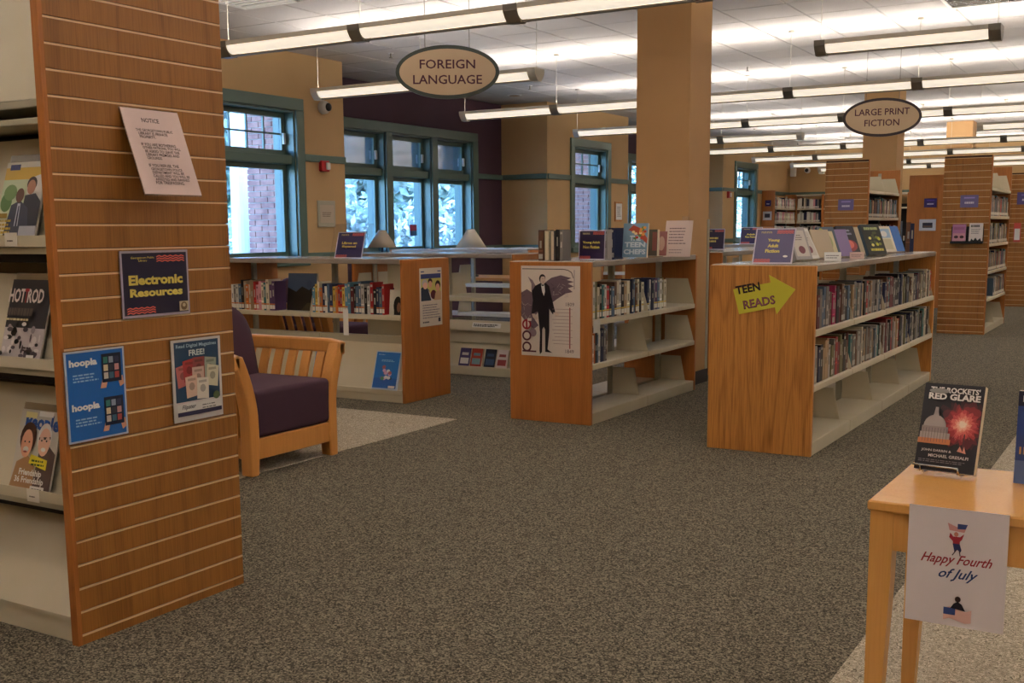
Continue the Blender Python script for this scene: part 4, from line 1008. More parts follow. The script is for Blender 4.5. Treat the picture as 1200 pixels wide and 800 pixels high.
# --- on the arrow-sign bookcase
s = navy_sign(.235, .215, [('Young', .3), ('Adult', .27), ('Fiction', .36)], S(96, 90, 130)); s.ell(.82, .2, .06, .03, WHITE)
place_sheet(s, 'sign', (-2.11, 6.36, TOPZ + .002), -.36, .0, 'lilac grey sign reading Young Adult Fiction on the arrow-sign bookcase', 'sign')
o = MB().box(-.003, .238, .0035, .006, 0, .225, 'acrylic').box(-.003, .238, .0035, .1, -.001, .001, 'acrylic').build('sign_holder', None, (-2.11, 6.36, TOPZ + .005), (-.36, 0, 0)); tag(o, 'clear acrylic holder behind the Young Adult Fiction sign', 'holder')
def top_book(x, y, w_, h, th, bg, az, tilt, label, deco=None, spine=None, z=TOPZ, stand=True):
    cv = cover(w_, h, th, bg, spine=spine)
    if deco: deco(cv)
    dz = th * math.sin(abs(tilt)) if tilt < 0 else 0
    o = cv.build('book', None, (x, y, z + .012), (tilt, 0, az)); tag(o, label, 'book', 'display books on the low bookcase tops')
    if stand:
        st = thing('book_easel', 'small wire easel under the ' + ' '.join(label.split()[:6]), 'stand', (x, y, z), az)
        for k in (.2, .8): MB().tube([(w_ * k, -.028, .012), (w_ * k, -.028, .001), (w_ * k, .07, .001), (w_ * k, .07, .004)], .0022, 'steel', 6).build('wire', st)
        MB().tube([(w_ * .2, .065, .003), (w_ * .2, .085, .1), (w_ * .8, .085, .1), (w_ * .8, .065, .003)], .0022, 'steel', 6).build('back_wire', st)
    return o
def D_red(c): c.rect(0, 0, 1, .16, S(40, 30, 40)); c.ell(.5, .34, .42, .2, S(150, 50, 50)); c.ell(.5, .38, .26, .14, S(220, 110, 96)); c.lines(.12, .9, .7, .92, 2, S(150, 150, 170), 2, .6)
def D_green(c):
    c.lines(.14, .92, .82, .93, 1, S(170, 180, 120), 3, .8); c.lines(.2, .92, .12, .22, 1, S(210, 200, 90), 4, .8)
    rr = random.Random(3)
    for i in range(14): c.ell(rr.uniform(.15, .85), rr.uniform(.3, .75), .08, .05, rr.choice([S(190, 190, 60), S(120, 130, 50), S(220, 210, 120), S(70, 80, 40)]), 8)
def D_cream(c): c.rect(.15, .1, .85, .85, S(200, 190, 150)); c.ell(.5, .5, .2, .25, S(150, 160, 110)); c.ell(.2, .85, .14, .1, S(150, 170, 60))
def D_gray(c): c.rect(.1, .1, .9, .9, S(190, 182, 172)); c.ell(.5, .3, .2, .12, S(110, 50, 60)); c.lines(.2, .8, .6, .8, 3, S(90, 80, 80), 2)
def D_light(c): c.rect(.1, .55, .9, .9, S(160, 190, 220)); c.rect(.15, .1, .85, .5, S(206, 200, 170)); c.ell(.5, .7, .2, .12, S(230, 230, 230))
AZ = .62  # many x values from here on: image pixel columns projected at chosen depths, baked
tb = [(-1.946, 6.78, .14, .215, .035, S(150, 146, 144), 1.1, -.42, 'grey book leaning right of the Young Adult Fiction sign', D_gray), (-1.934, 6.98, .13, .215, .04, S(208, 204, 196), 1.25, -.5, 'pale white-spined book leaning behind the grey leaning book', D_gray),
      (-1.961, 7.3, .15, .2, .02, S(176, 158, 132), .98, -.46, 'tan book leaning low between pale book and white card', None), (-1.951, 7.45, .14, .22, .02, S(70, 84, 100), .98, -.46, 'blue and cream book fourth along the bookcase top', D_cream),
      (-1.911, 7.6, .14, .2, .02, S(132, 112, 160), .98, -.46, 'lilac book tucked just left of the black and red book', None), (-1.896, 7.72, .155, .225, .028, S(26, 22, 32), .98, -.46, 'black book with glowing red cover on a wire easel', D_red),
      (-1.935, 8.3, .14, .215, .02, S(196, 180, 148), .98, -.46, 'beige book behind the black and red book', None), (-1.818, 8.1, .17, .235, .028, S(34, 36, 26), .98, -.46, 'dark green yellow-lettered book on a wire easel', D_green),
      (-1.908, 8.9, .16, .22, .02, S(226, 220, 200), .98, -.46, 'cream book leaning right of the dark green book', D_light), (-1.89, 9.15, .15, .22, .02, S(50, 110, 190), .98, -.46, 'bright blue book near the far end of the bookcase top', None)]
for i, (u, y, w_, h, th, bg, az, tl, lb, dc) in enumerate(tb): top_book(u - .02, y, w_, h, th, bg, az, tl, lb, dc, stand=i in (5, 7, 8))
rr = random.Random(2)
for i, (nm, w_, h) in enumerate((('black', .03, .25), ('brown', .035, .24), ('navy', .03, .23))):
    tag(book_mb(w_, h, .15, PAL[nm], rr).build('book', None, (-1.922 + i * .032, 9.6, TOPZ), (0, 0, .3)), '%s book standing upright at the far end of the arrow-sign bookcase top' % nm, 'book')
s = Sheet(.1, .06, .002, WHITE); s.lines(.1, .9, .3, .8, 2, S(120, 110, 110)); place_sheet(s, 'card', (-1.846, 6.95, TOPZ + .001), -.5, .3, 'small white card in front of the tan leaning book', 'card')
s = Sheet(.09, .05, .002, S(210, 180, 170)); s.lines(.1, .9, .3, .8, 2, S(120, 90, 90)); place_sheet(s, 'card', (-1.825, 7.5, TOPZ + .001), -.6, .3, 'small pink card in front of the black and red book', 'card')
# --- arrow sign: flat card cut-out
aw = [(-2.171, .945), (-1.951, .988), (-1.962, 1.031), (-1.808, .952), (-1.912, .809), (-1.923, .848), (-2.132, .802)]
ao = Vector((-2.171, 6.2, .80)); s = Sheet(.01, .01, .0001, S(206, 200, 66), 'paper'); s.v = []; s.f = []; s.c = []; s.mi = []; s.w = .363; s.h = .231; s.L = 0
s.prism([(x + 2.171, z - .80) for x, z in aw], 0, .003, 'y', 'paper', S(206, 200, 66))
s.text('TEEN', .24, .66, .40, S(44, 30, 34), .035, rot=.2, hgt=.21); s.text('READS', .43, .32, .52, S(96, 52, 70), .035, rot=.2, hgt=.22); s.text('READS', .426, .325, .50, S(150, 96, 110), .0, rot=.2, hgt=.19)
tag(s.build('arrow_sign', None, (-2.171, 6.2205, .80)), 'yellow paper arrow reading TEEN READS taped to the oak end panel', 'sign')
# --- poster of the man in black
s = Sheet(.447, .607, .002, S(226, 214, 204)); PL = S(112, 92, 102); PL2 = S(140, 120, 128)
s.line([(.02, .965), (.72, .965), (.8, .955), (.86, .93), (.89, .87)], .008, S(70, 56, 60))
s.poly([(.0, .7), (.1, .74), (.2, .7), (.28, .66), (.3, .5), (.22, .42), (.3, .34), (.22, .3), (.1, .36), (0, .44)], PL)
s.poly([(.12, .88), (.2, .84), (.27, .76), (.24, .68), (.18, .72), (.18, .8)], PL2)
s.poly([(.42, .82), (.52, .87), (.68, .9), (.86, .87), (.78, .85), (.9, .83), (.8, .81), (.9, .78), (.8, .76), (.88, .72), (.76, .7), (.62, .64), (.5, .58), (.42, .66)], PL)
rr = random.Random(4)
for i in range(46):
    u, v = (rr.uniform(.46, .78), rr.uniform(.64, .86)) if i % 2 else (rr.uniform(.02, .26), rr.uniform(.36, .7)); a = rr.uniform(0, 3.1)
    s.line([(u, v), (u + .06 * math.cos(a), v + .045 * math.sin(a))], .004, rr.choice([S(176, 160, 160), S(80, 62, 76)]))
s.ell(.22, .26, .06, .045, PL2)
s.poly([(.33, .40), (.3, .5), (.19, .46), (.22, .62), (.2, .72), (.26, .78), (.36, .815), (.44, .815), (.5, .78), (.54, .66), (.6, .5), (.56, .47), (.5, .53), (.5, .40)], S(26, 18, 26))
s.poly([(.31, .46), (.5, .46), (.5, .28), (.47, .08), (.55, .045), (.43, .05), (.43, .3), (.405, .33), (.38, .3), (.375, .05), (.34, .02), (.33, .06), (.34, .26)], S(22, 16, 22))
s.poly([(.2, .47), (.26, .47), (.3, .42), (.27, .4), (.22, .43)], S(214, 196, 180)); s.poly([(.56, .49), (.62, .5), (.68, .47), (.62, .45)], S(226, 206, 190))
s.poly([(.36, .8), (.42, .8), (.43, .72), (.41, .67), (.38, .72)], WHITE); s.poly([(.35, .795), (.43, .795), (.4, .78), (.38, .78)], BLACK)
s.ell(.385, .86, .055, .05, S(26, 18, 22)); s.ell(.395, .845, .045, .045, S(214, 192, 178)); s.line([(.38, .86), (.39, .86)], .005, BLACK); s.line([(.41, .86), (.42, .86)], .005, BLACK); s.line([(.39, .825), (.41, .825)], .004, S(90, 50, 50)); s.poly([(.36, .885), (.44, .885), (.42, .9), (.37, .9)], S(26, 18, 22))
for v, cc in ((.1, S(86, 40, 52)), (.225, S(86, 40, 52)), (.35, S(150, 30, 44))):
    s.ell(.115, v, .08, .058, cc, 20); s.ell(.115, v, .052, .037, S(226, 214, 204), 18)
s.rect(.04, .042, .28, .06, S(86, 40, 52)); s.rect(.1, .3, .13, .4, S(150, 30, 44)); s.rect(.13, .39, .2, .42, S(226, 214, 204))
s.rect(.845, .1, .862, .55, S(150, 30, 44)); s.lines(.8, .94, .6, .85, 1, PL2) if False else None
s.text('1809', .855, .585, .14, S(110, 90, 90), 0); s.text('1849', .85, .07, .14, S(90, 70, 76), 0)
for i in range(11): s.line([(.56 + (i % 3) * .02, .53 - i * .038), (.9 - (i % 2) * .03, .53 - i * .038)], .004, S(150, 120, 116))
s.rect(.925, .75, .935, .96, PL2)
place_sheet(s, 'poster', (-3.776, 6.546, .45), 0, 0, 'large white poster of a standing man in black with red lettering poe', 'poster')
# --- flyer on the foreign language end panel
s = Sheet(.30, .447, .002, S(226, 212, 196)); s.rect(.05, .82, .95, .9, S(64, 72, 124)); s.rect(.05, .93, .2, .95, S(90, 90, 140)); s.rect(.8, .93, .95, .95, S(90, 90, 140)); s.rect(.05, .44, .95, .82, S(206, 196, 110))
s.poly([(.05, .44), (.5, .44), (.42, .62), (.22, .7), (.05, .66)], S(44, 52, 66)); s.ell(.22, .74, .13, .07, S(196, 186, 180)); s.ell(.24, .7, .1, .06, SK2); s.ell(.46, .77, .1, .05, S(60, 30, 34)); s.ell(.46, .72, .08, .06, SK1); s.poly([(.4, .6), (.62, .44), (.5, .44), (.34, .66)], S(214, 206, 206)); s.ell(.6, .54, .13, .08, S(96, 40, 46))
s.poly([(.64, .44), (.95, .44), (.95, .58), (.8, .62), (.68, .56)], S(206, 166, 130)); s.ell(.8, .7, .12, .08, S(60, 34, 30)); s.ell(.79, .66, .09, .065, SK1); s.lines(.1, .9, .14, .4, 6, S(130, 120, 130), 5, .35); s.rect(.8, .06, .9, .13, S(60, 60, 70)); s.lines(.1, .4, .06, .12, 1, S(60, 60, 70), 3)
place_sheet(s, 'poster', (-4.8985, 6.945, .565), 0, Q, 'tall flyer with three smiling people on the foreign language end panel', 'poster')
# --- foreign language bookcase top and display ledge
s = navy_sign(.27, .21, [('Libros en', .55), ('Espanol', .5)], S(54, 48, 92)); place_sheet(s, 'sign', (-5.63, 6.83, TOPZ + .002), -.3, 0, 'purple sign reading Libros en Espanol on the foreign language bookcase', 'sign')
o = MB().box(-.05, .33, .0035, .006, 0, .275, 'acrylic').build('sign_holder', None, (-5.63, 6.83, TOPZ + .003), (-.3, 0, 0)); tag(o, 'tall clear acrylic holder behind the Libros en Espanol sign', 'holder')
for x, lb in ((-5.212, 'right of the armchair'), (-5.82, 'half hidden behind the armchair arm')):
    s = Sheet(.245, .30, .004, S(190, 206, 222), 'gloss'); s.rect(.03, .04, .93, .97, S(26, 104, 176)); s.rect(.03, .04, .93, .3, S(24, 84, 158)); s.text('library app', .3, .9, .3, WHITE, .01) if False else s.lines(.1, .35, .9, .93, 1, S(190, 210, 230), 3)
    s.lines(.25, .75, .73, .79, 2, S(150, 190, 220), 5, .5); rr = random.Random(8)
    for i in range(14): s.ell(.48 + rr.uniform(-.2, .2), .45 + rr.uniform(-.17, .14), .07, .045, rr.choice([S(220, 216, 210), S(176, 90, 90), S(80, 140, 90), S(210, 160, 190), S(40, 60, 90), S(210, 190, 90)]), 8)
    s.rect(.65, .05, .9, .11, WHITE); place_sheet(s, 'brochure', (x, 6.716, .098), -.30, 0, 'bright blue brochure on the sloped ledge, ' + lb, 'brochure')
s = Sheet(.05, .2, .001, WHITE); place_sheet(s, 'card', (-5.475, 6.728, .50), 0, 0, 'long white paper strip hanging from the foreign language shelf', 'card')
# --- poster bookcase top
def up_book(u0, y, w_, h, d, nm, lb, rz=0, pages=False, seed=1):
    rr = random.Random(seed); b = book_mb(w_, h, d, PAL[nm], rr)
    if pages: b = MB().box(0, .003, 0, d, 0, h, 'book', PAL[nm]).box(w_ - .003, w_, 0, d, 0, h, 'book', PAL[nm]).box(.003, w_ - .003, .004, d, .003, h - .004, 'book', PAGE).box(.003, w_ - .003, d - .003, d, 0, h, 'book', PAL[nm])
    return tag(b.build('book', None, (u0, y, TOPZ), (0, 0, rz)), lb, 'book', 'display books on the low bookcase tops')
yb = 6.62
up_book(-3.682, yb, .036, .205, .15, 'brown', 'dark brown upright book, leftmost on the poster bookcase top', seed=3)
up_book(-3.633, yb, .03, .2, .15, 'cream', 'cream fore-edge book second from left on the poster bookcase top', pages=True); up_book(-3.59, yb, .028, .2, .15, 'grey', 'pale page-side book third from left on the poster bookcase top', pages=True)
up_book(-3.548, yb, .022, .207, .15, 'black', 'black slim upright book on the poster bookcase top', seed=5); up_book(-3.519, yb, .022, .205, .15, 'grey', 'grey slim upright book on the poster bookcase top', .12, seed=6)
s = navy_sign(.2, .2, [('Young Adult', .66), ('Non Fiction', .62)], S(46, 30, 66)); place_sheet(s, 'sign', (-3.521, 6.9, TOPZ + .001), -.06, 0, 'dark purple sign reading Young Adult Non Fiction on the poster bookcase', 'sign')
y2 = 6.98; up_book(-3.373, y2, .035, .205, .14, 'pale grey', 'pale grey book right behind the Young Adult Non Fiction sign', seed=7); up_book(-3.365, 7.05, .045, .215, .15, 'navy', 'navy upright book right of the Young Adult Non Fiction sign', seed=8)
o = top_book(-3.4, 7.25, .06, .09, .015, S(206, 120, 60), 0, -.1, 'small orange and white booklet between navy book and cook book', lambda c: c.rect(.1, .5, .9, .9, WHITE), stand=False)
def D_chef(c):
    c.rect(0, 0, 1, 1, S(120, 150, 172)); 
    for i, (tx, v, wd) in enumerate((('THE', .56, .45), ('TEEN', .37, .85), ('CHEFS', .16, .9))): c.text(tx, .5, v, wd, S(206, 216, 224), .04, hgt=.15)
    c.poly([(.2, .8), (.5, .72), (.98, .4), (1, .55), (.7, .85), (.4, .95)], S(176, 70, 44)); rr = random.Random(6)
    for i in range(16): c.ell(rr.uniform(.3, .92), rr.uniform(.55, .9), .07, .04, rr.choice([S(222, 150, 60), S(190, 60, 40), S(236, 206, 150), S(90, 130, 60)]), 8)
top_book(-3.307, 7.15, .185, .235, .02, S(120, 150, 172), 0, -.12, 'large pale blue cook book with food photo reading TEEN CHEFS', D_chef, stand=False)
top_book(-3.279, 7.5, .085, .19, .04, S(84, 78, 62), 0, -.05, 'olive brown thick book right of the cook book', lambda c: c.rect(.55, .2, .95, .9, S(140, 80, 70)), stand=False)
top_book(-3.248, 7.6, .08, .18, .02, S(150, 90, 84), .2, -.25, 'reddish book leaning beside the pale pink notice', lambda c: c.ell(.5, .5, .3, .3, S(196, 160, 140)), stand=False)
s = Sheet(.212, .27, .002, S(228, 206, 198)); s.lines(.15, .85, .35, .85, 6, S(130, 104, 110), 5, .35); s.lines(.2, .8, .1, .25, 2, S(160, 134, 134), 5, .3)
place_sheet(s, 'notice_sheet', (-3.251, 7.75, TOPZ + .001), -.22, 0, 'pale pink notice sheet at the far end of the poster bookcase top', 'notice')
o = MB().box(0, .06, .004, .007, 0, .3, 'acrylic').build('sign_holder', None, (-3.361, 8.36, TOPZ + .003), (-.1, 0, 0)); tag(o, 'clear acrylic holder beside the pale pink notice', 'holder')
s = Sheet(.1, .085, .001, S(206, 204, 196)); place_sheet(s, 'card', (-3.246, 6.58, .615), 0, Q, 'plain pale card hanging from the shelf beside the tall poster', 'card')
# --- things on the shelving behind
s = navy_sign(.22, .2, [], S(40, 24, 56)).lines(.2, .75, .35, .65, 2, YEL, 3, .6); place_sheet(s, 'sign', (-3.95, 10.4, TOPZ), -.1, 0, 'dark purple sign just right of the tall column', 'sign')
s = Sheet(.05, .16, .03, S(214, 206, 196)); place_sheet(s, 'card', (-3.984, 11, TOPZ), 0, .2, 'narrow pale holder behind the purple sign right of the column', 'card') if False else None
s = navy_sign(.28, .215, [('Adult', .4), ('Non Fiction', .5)], S(46, 34, 84)); place_sheet(s, 'sign', (-4.742, 13.8, TOPZ), -.2, 0, 'small purple sign on the far crossing bookcase below narrow window', 'sign')
rr = random.Random(12)
for i, (u, v_, c) in enumerate(((-6.714, 10.4, WHITE), (-6.543, 10.5, WHITE), (-6.218, 10.4, S(200, 214, 226)), (-6.105, 10.5, WHITE), (-5.892, 10.35, S(226, 226, 226)))):
    m_ = MB(); w_ = .21
    for k in range(4): m_.box(-w_ / 2 + rr.uniform(-.02, .02), w_ / 2 + rr.uniform(-.02, .02), -.14, .14, k * .004, k * .004 + .003, 'paper', c)
    tag(m_.build('paper_stack', None, (u, v_, TOPZ), (0, 0, rr.uniform(-.4, .4))), 'loose paper pile, %s from the left, on the bookcase before the triple window' % ordinal(i + 1), 'papers', 'loose papers before the triple window')

# reading table and lamps at the windows
t = thing('reading_table', 'wooden reading table with two lamps before the triple window', 'table', (-8.75, 11.0, 0))
MB().bbox(0, 2.4, 0, .8, .71, .745, 'beech', .005).build('tabletop', t)
for x in (.06, 2.28):
    for y in (.06, .68): MB().bbox(x, x + .06, y, y + .06, 0, .709, 'beech', .004).build('leg', t)
def lamp(x, y, zb, lb):
    t = thing('table_lamp', lb, 'lamp', (x, y, zb))
    MB(smooth=True).lathe([(.09, 0), (.09, .015), (.03, .03), (.012, .05), (.012, .42)], 'black', 16).build('base', t)
    MB(smooth=True).lathe([(.185, .345), (.045, .56), (.043, .56), (.18, .348)], 'shade', 24).build('lamp_shade', t)
    MB(smooth=True).lathe([(.03, .36), (.04, .42), (.02, .47)], 'white', 12).build('bulb', t)
lamp(-8.572, 11.35, .7455, 'table lamp with pale cone shade right of the Libros sign')
lamp(-7.208, 11.3, .7455, 'table lamp with grey cone shade in front of the third window pane')

# ================================================================ SIGNS ON THE TALL CASES
def small_sign(x, y, z, w_, h, bg, txt, label, rz=0):
    s = Sheet(w_, h, .004, bg, 'gloss'); s.rect(.2, .72, .8, .84, shade(bg, 2.2)); s.lines(.25, .8, .3, .5, 1, S(214, 208, 226), len(label), .8); place_sheet(s, 'sign', (x, y, z), -.05, rz, label, 'sign')
Y = 14.34
small_sign(-2.222, Y, 1.51, .2, .145, S(110, 100, 150), 'A - D', 'lilac range sign on the aisle slatwall bookcase end')
small_sign(-3.647, 14.29, 1.5, .19, .135, S(110, 98, 146), 'E - H', 'lilac range sign on the slatwall end before the sign column')
small_sign(-3.439, 18.74, 1.585, .19, .14, S(56, 40, 110), 'FIC', 'deep purple range sign on the plain orange case end')
small_sign(-2.192, 19.59, 1.62, .3, .19, S(80, 70, 130), 'FIC', 'purple range sign on the slatwall end at the right edge')
small_sign(-8.238, 25.69, 1.78, .14, .14, S(50, 36, 90), 'NF', 'small purple sign on the far corner case end')
s = Sheet(.25, .18, .004, S(206, 210, 220)); s.rect(.2, .25, .8, .7, S(60, 60, 76)); s.rect(.25, .3, .75, .45, S(110, 90, 80)); place_sheet(s, 'notice_sheet', (-3.497, 18.74, 1.22), 0, 0, 'white sheet with dark photo on the plain orange case end', 'notice')
s = Sheet(.21, .2, .004, S(206, 210, 220)); s.rect(.2, .3, .8, .75, S(60, 60, 76)); place_sheet(s, 'notice_sheet', (-8.283, 25.69, 1.46), 0, 0, 'small white sheet with dark photo on the far corner case end', 'notice')
t = thing('display_ledge', 'black acrylic ledge holding two books on the aisle slatwall end', 'ledge', (-2.303, Y - .003, 1.085))
MB().box(0, .36, -.07, .0, 0, .012, 'black').box(0, .36, -.074, -.07, 0, .03, 'black').build('tray', t); MB().box(0, .36, -.004, .0, .012, .2, 'black').build('back', t)
def D_eye(c): c.rect(.05, .05, .95, .5, S(196, 140, 150)); c.ell(.3, .3, .16, .08, S(60, 30, 40)); c.ell(.72, .3, .16, .08, S(60, 30, 40)); c.rect(.1, .7, .9, .85, S(150, 90, 130))
def D_bw(c): c.lines(.12, .92, .8, .93, 1, S(60, 60, 60), 6, .9); c.lines(.15, .85, .45, .75, 4, S(110, 110, 110), 3); c.poly([(.1, 0), (.2, .2), (.35, .1), (.5, .25), (.65, .1), (.85, .22), (.95, 0)], BLACK)
top_book(-2.285, Y - .066, .15, .215, .02, S(170, 110, 150), 0, -.13, 'pink book with two eyes on the black slatwall ledge', D_eye, z=1.087, stand=False)
top_book(-2.099, Y - .066, .15, .225, .02, S(214, 204, 198), 0, -.13, 'black and white book on the black slatwall ledge', D_bw, z=1.087, stand=False)
s = Sheet(.1, .3, .02, S(206, 90, 80)); s.rect(.1, .1, .9, .7, WHITE); place_sheet(s, 'brochure', (-2.211, 19.57, 1.03), 0, 0, 'red and white leaflet on the slatwall end at the right edge', 'brochure')

# ================================================================ HANGING OVAL SIGNS
def oval(p, rz, wd, hh, lines_, label, ring):  # centres cast through image pixels to a chosen depth, rz turned to face camera
    p = Vector(p); t = thing('hanging_sign', label, 'sign', p, rz)
    n = 48; ell = lambda a, b: [(a * math.cos(2 * PI * k / n), b * math.sin(2 * PI * k / n)) for k in range(n)]
    MB().prism(ell(wd / 2, hh / 2), -.012, .012, 'y', ring).build('rim', t)
    MB().prism(ell(wd / 2 - .028, hh / 2 - .028), -.0145, -.0121, 'y', 'oval_face').build('face', t)
    s = Sheet(.01, .01, .0001, BLACK); s.v = []; s.f = []; s.c = []; s.mi = []; s.w = wd; s.h = hh; s.o = (-wd / 2, -.0147, -hh / 2)
    for tx, vv, ww, h_ in lines_:
        s.v = []; s.f = []; s.c = []; s.mi = []; s.L = 0; s.text(tx, .5, vv, ww, S(74, 34, 52), .012, hgt=h_); s.build('lettering', t)
    for x in (-.165, .165):
        MB().tube([(x, 0, hh / 2 * math.sqrt(1 - (x / (wd / 2)) ** 2) - .005), (x, 0, ZC - .002 - p.z)], .003, 'collar', 6).build('hang_wire', t)
M['oval_face'] = mottled('sign_face_tan', S(184, 160, 130), S(190, 166, 136), 3, .6); M['rim_green'] = mat('sign_rim_dark_green', S(52, 60, 54), .4); M['rim_dark'] = mat('sign_rim_dark_brown', S(44, 30, 34), .4)
oval((-4.739, 7.132, 2.468), 0.5865, .775, .392, [('FOREIGN', .645, .535, .17), ('LANGUAGE', .36, .665, .17)], 'oval hanging sign with dark green rim reading FOREIGN LANGUAGE', 'rim_green')
oval((-2.730, 12.367, 2.434), 0.2173, .79, .40, [('LARGE PRINT', .64, .69, .17), ('FICTION', .36, .44, .17)], 'oval hanging sign with dark brown rim reading LARGE PRINT FICTION', 'rim_dark')

# ================================================================ DISPLAY TABLE
t = thing('display_table', 'small honey wooden table with holiday sign at lower right', 'table', (-.59, 2.68, 0), -.012)
TW, TD, TZ = 1.1, .51, .65
MB().bbox(0, TW, 0, TD, TZ - .025, TZ, 'maple', .004).build('tabletop', t)
for x in (.006, TW - .06):
    for y in (.01, TD - .065):
        rings = [[(x + (i_ if x < .5 else 0), y + j_, 0), (x + a_ - (0 if x < .5 else 0), y + j_, 0), (x + a_, y + .054 - j_, 0), (x + (i_ if x < .5 else 0), y + .054 - j_, 0)] for i_, j_, a_ in ((.0, .006, .034),)]
        rings.append([(x, y, .45), (x + .052, y, .45), (x + .052, y + .054, .45), (x, y + .054, .45)]); rings.append([(x, y, TZ - .0255), (x + .054, y, TZ - .0255), (x + .054, y + .054, TZ - .0255), (x, y + .054, TZ - .0255)])
        MB().loft(rings, 'maple').build('leg', t)
MB().box(.06, TW - .06, .014, .034, TZ - .12, TZ - .0255, 'maple').build('apron', t); MB().box(.06, TW - .06, TD - .034, TD - .014, TZ - .12, TZ - .0255, 'maple').build('apron', t)
MB().box(.012, .032, .064, TD - .064, TZ - .12, TZ - .0255, 'maple').build('apron', t); MB().box(TW - .032, TW - .012, .064, TD - .064, TZ - .12, TZ - .0255, 'maple').build('apron', t)
s = Sheet(.216, .279, .0012, S(226, 218, 222)); RD, BL = S(160, 44, 58), S(40, 62, 116)
s.text('Happy Fourth', .5, .56, .72, RD, .014, .5, hgt=.105, rot=.02); s.text('of July', .53, .44, .40, BL, .014, .5, hgt=.11, rot=.02)
def fig_flag(cx, cy, k):
    s.poly([(cx - .1 * k, cy + .1 * k), (cx, cy + .07 * k), (cx + .02 * k, cy + .1 * k), (cx + .1 * k, cy + .1 * k), (cx + .07 * k, cy + .03 * k), (cx - .08 * k, cy + .04 * k)], S(206, 150, 150)); s.poly([(cx, cy + .1 * k), (cx + .1 * k, cy + .1 * k), (cx + .08 * k, cy + .06 * k), (cx, cy + .055 * k)], S(60, 74, 130))
fig_flag(.5, .78, 1); s.ell(.49, .79, .022, .02, S(196, 130, 110)); s.poly([(.43, .8), (.46, .77), (.53, .77), (.57, .8), (.55, .75), (.53, .73), (.53, .7), (.46, .7), (.46, .73), (.42, .76)], RD); s.poly([(.46, .71), (.53, .71), (.55, .66), (.54, .64), (.51, .66), (.48, .64)], S(46, 52, 96)); s.line([(.5, .66), (.46, .61)], .008, S(70, 50, 60)); s.line([(.53, .65), (.54, .61)], .008, S(70, 50, 60))
s.poly([(.4, .15), (.46, .17), (.62, .14), (.68, .16), (.68, .05), (.62, .04), (.46, .07), (.4, .05)], S(222, 180, 172)); s.rect(.4, .1, .52, .16, S(60, 80, 140)); s.poly([(.47, .16), (.62, .145), (.58, .2), (.54, .22), (.5, .2)], S(36, 34, 44)); s.ell(.54, .24, .03, .025, S(60, 40, 36))
for k in (.5, .58, .66): pass
place_sheet(s, 'sign', (-.492, 2.672, .375), -.0, -.012, 'white sheet reading Happy Fourth of July hanging from table edge', 'sign')
bx, by = -0.553, 3.038  # table book positions: image pixels projected to tabletop height, then baked
cv = cover(.152, .232, .024, S(24, 20, 28)); rr = random.Random(1)
def burst(c, u, v, r, col, n=44, j=.25):
    pts = []
    for i in range(n):
        a = 2 * PI * i / n; q = r * (1 + rr.uniform(-j, j)); pu, pv = u + q * math.cos(a), v + q * .66 * math.sin(a); pts.append((min(max(pu, .01), .99), pv))
    c.poly(pts, col)
for r_, cc in ((.40, S(60, 24, 32)), (.36, S(96, 30, 40)), (.31, S(136, 38, 46)), (.26, S(172, 50, 56)), (.21, S(200, 76, 76)), (.17, S(222, 112, 102)), (.13, S(236, 156, 136)), (.095, S(246, 196, 172)), (.06, S(252, 232, 214))): burst(cv, .71, .55, r_, cc)
for i in range(26):
    a = rr.uniform(0, 2 * PI); r_ = rr.uniform(.12, .26); cv.line([(.71 + .09 * math.cos(a), .53 + .06 * math.sin(a)), (.71 + r_ * math.cos(a), .53 + r_ * .75 * math.sin(a))], .003, S(226, 120, 110))
cv.poly([(.77, .44), (.79, .44), (.8, .26), (.76, .26)], S(90, 40, 50)); cv.poly([(.69, .24), (.73, .3), (.78, .24), (.8, .3), (.84, .22)], S(220, 150, 130))
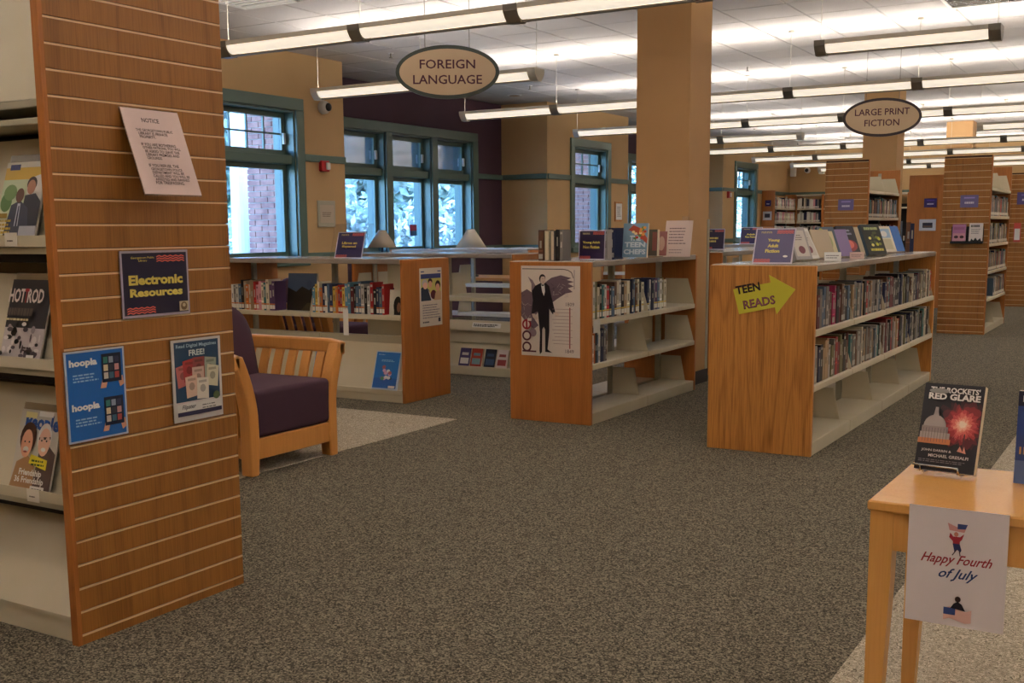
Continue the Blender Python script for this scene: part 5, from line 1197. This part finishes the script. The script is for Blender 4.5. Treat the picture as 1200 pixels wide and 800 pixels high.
STN = S(170, 160, 158); cv.ell(.27, .5, .19, .13, STN, 22); cv.rect(.06, .42, .5, .5, S(150, 138, 136)); cv.rect(.04, .36, .54, .43, S(176, 164, 160)); cv.rect(.02, .3, .56, .36, S(206, 130, 84)); cv.poly([(.22, .6), (.33, .6), (.31, .66), (.3, .72), (.25, .72), (.24, .66)], STN)
for i in range(9): cv.line([(.09 + i * .05, .32), (.09 + i * .05, .48)], .004, S(96, 84, 86))
cv.text("THE ROCKETS'", .54, .92, .82, WHITE, .03, hgt=.065); cv.text('RED GLARE', .54, .845, .86, WHITE, .04, hgt=.075); cv.ell(.28, .905, .17, .03, S(150, 150, 148), 18)
cv.text('JOHN DARRIN &', .36, .22, .5, S(216, 204, 200), .02, hgt=.035); cv.text('MICHAEL GRESALFI', .57, .165, .66, S(216, 204, 200), .02, hgt=.035); cv.lines(.08, .9, .09, .13, 2, S(130, 120, 124), 3)
o = cv.build('book', None, (bx, by, TZ + .014), (-.30, 0, -.13)); tag(o, 'dark paperback with domed building and red firework on wire easel', 'book')
t = thing('book_easel', 'wire easel holding the firework book on the display table', 'stand', (bx, by, TZ), -.13)
for x in (.02, .115): MB(smooth=True).tube([(x, -.012, .028), (x, -.012, .013), (x, .004, .012), (x, .02, .0025), (x, .1, .0025)], .0024, 'steel', 8).build('foot_wire', t)
MB(smooth=True).tube([(.0, -.012, .028), (.115, -.012, .028), (.118, -.012, .013)], .003, 'steel', 8).build('front_wire', t)
MB(smooth=True).tube([(.02, .1, .003), (.02, .075, .12), (.13, .075, .12), (.13, .1, .003)], .0024, 'steel', 8).build('back_wire', t)
bx, by = -0.311, 3.037
cv = cover(.152, .235, .028, S(50, 76, 140)); cv.rect(0, 0, 1, .25, S(96, 120, 170)); cv.rect(0, .84, 1, 1, S(30, 34, 60)); cv.text('D', .12, .92, .1, WHITE, .03, hgt=.07); cv.ell(.36, .62, .2, .12, S(150, 30, 60)); cv.text('IN', .17, .36, .22, S(196, 160, 110), .01, hgt=.08)
o = cv.build('book', None, (bx, by, TZ + .001), (-.05, 0, -.05)); tag(o, 'blue book standing at the right edge of the display table', 'book')
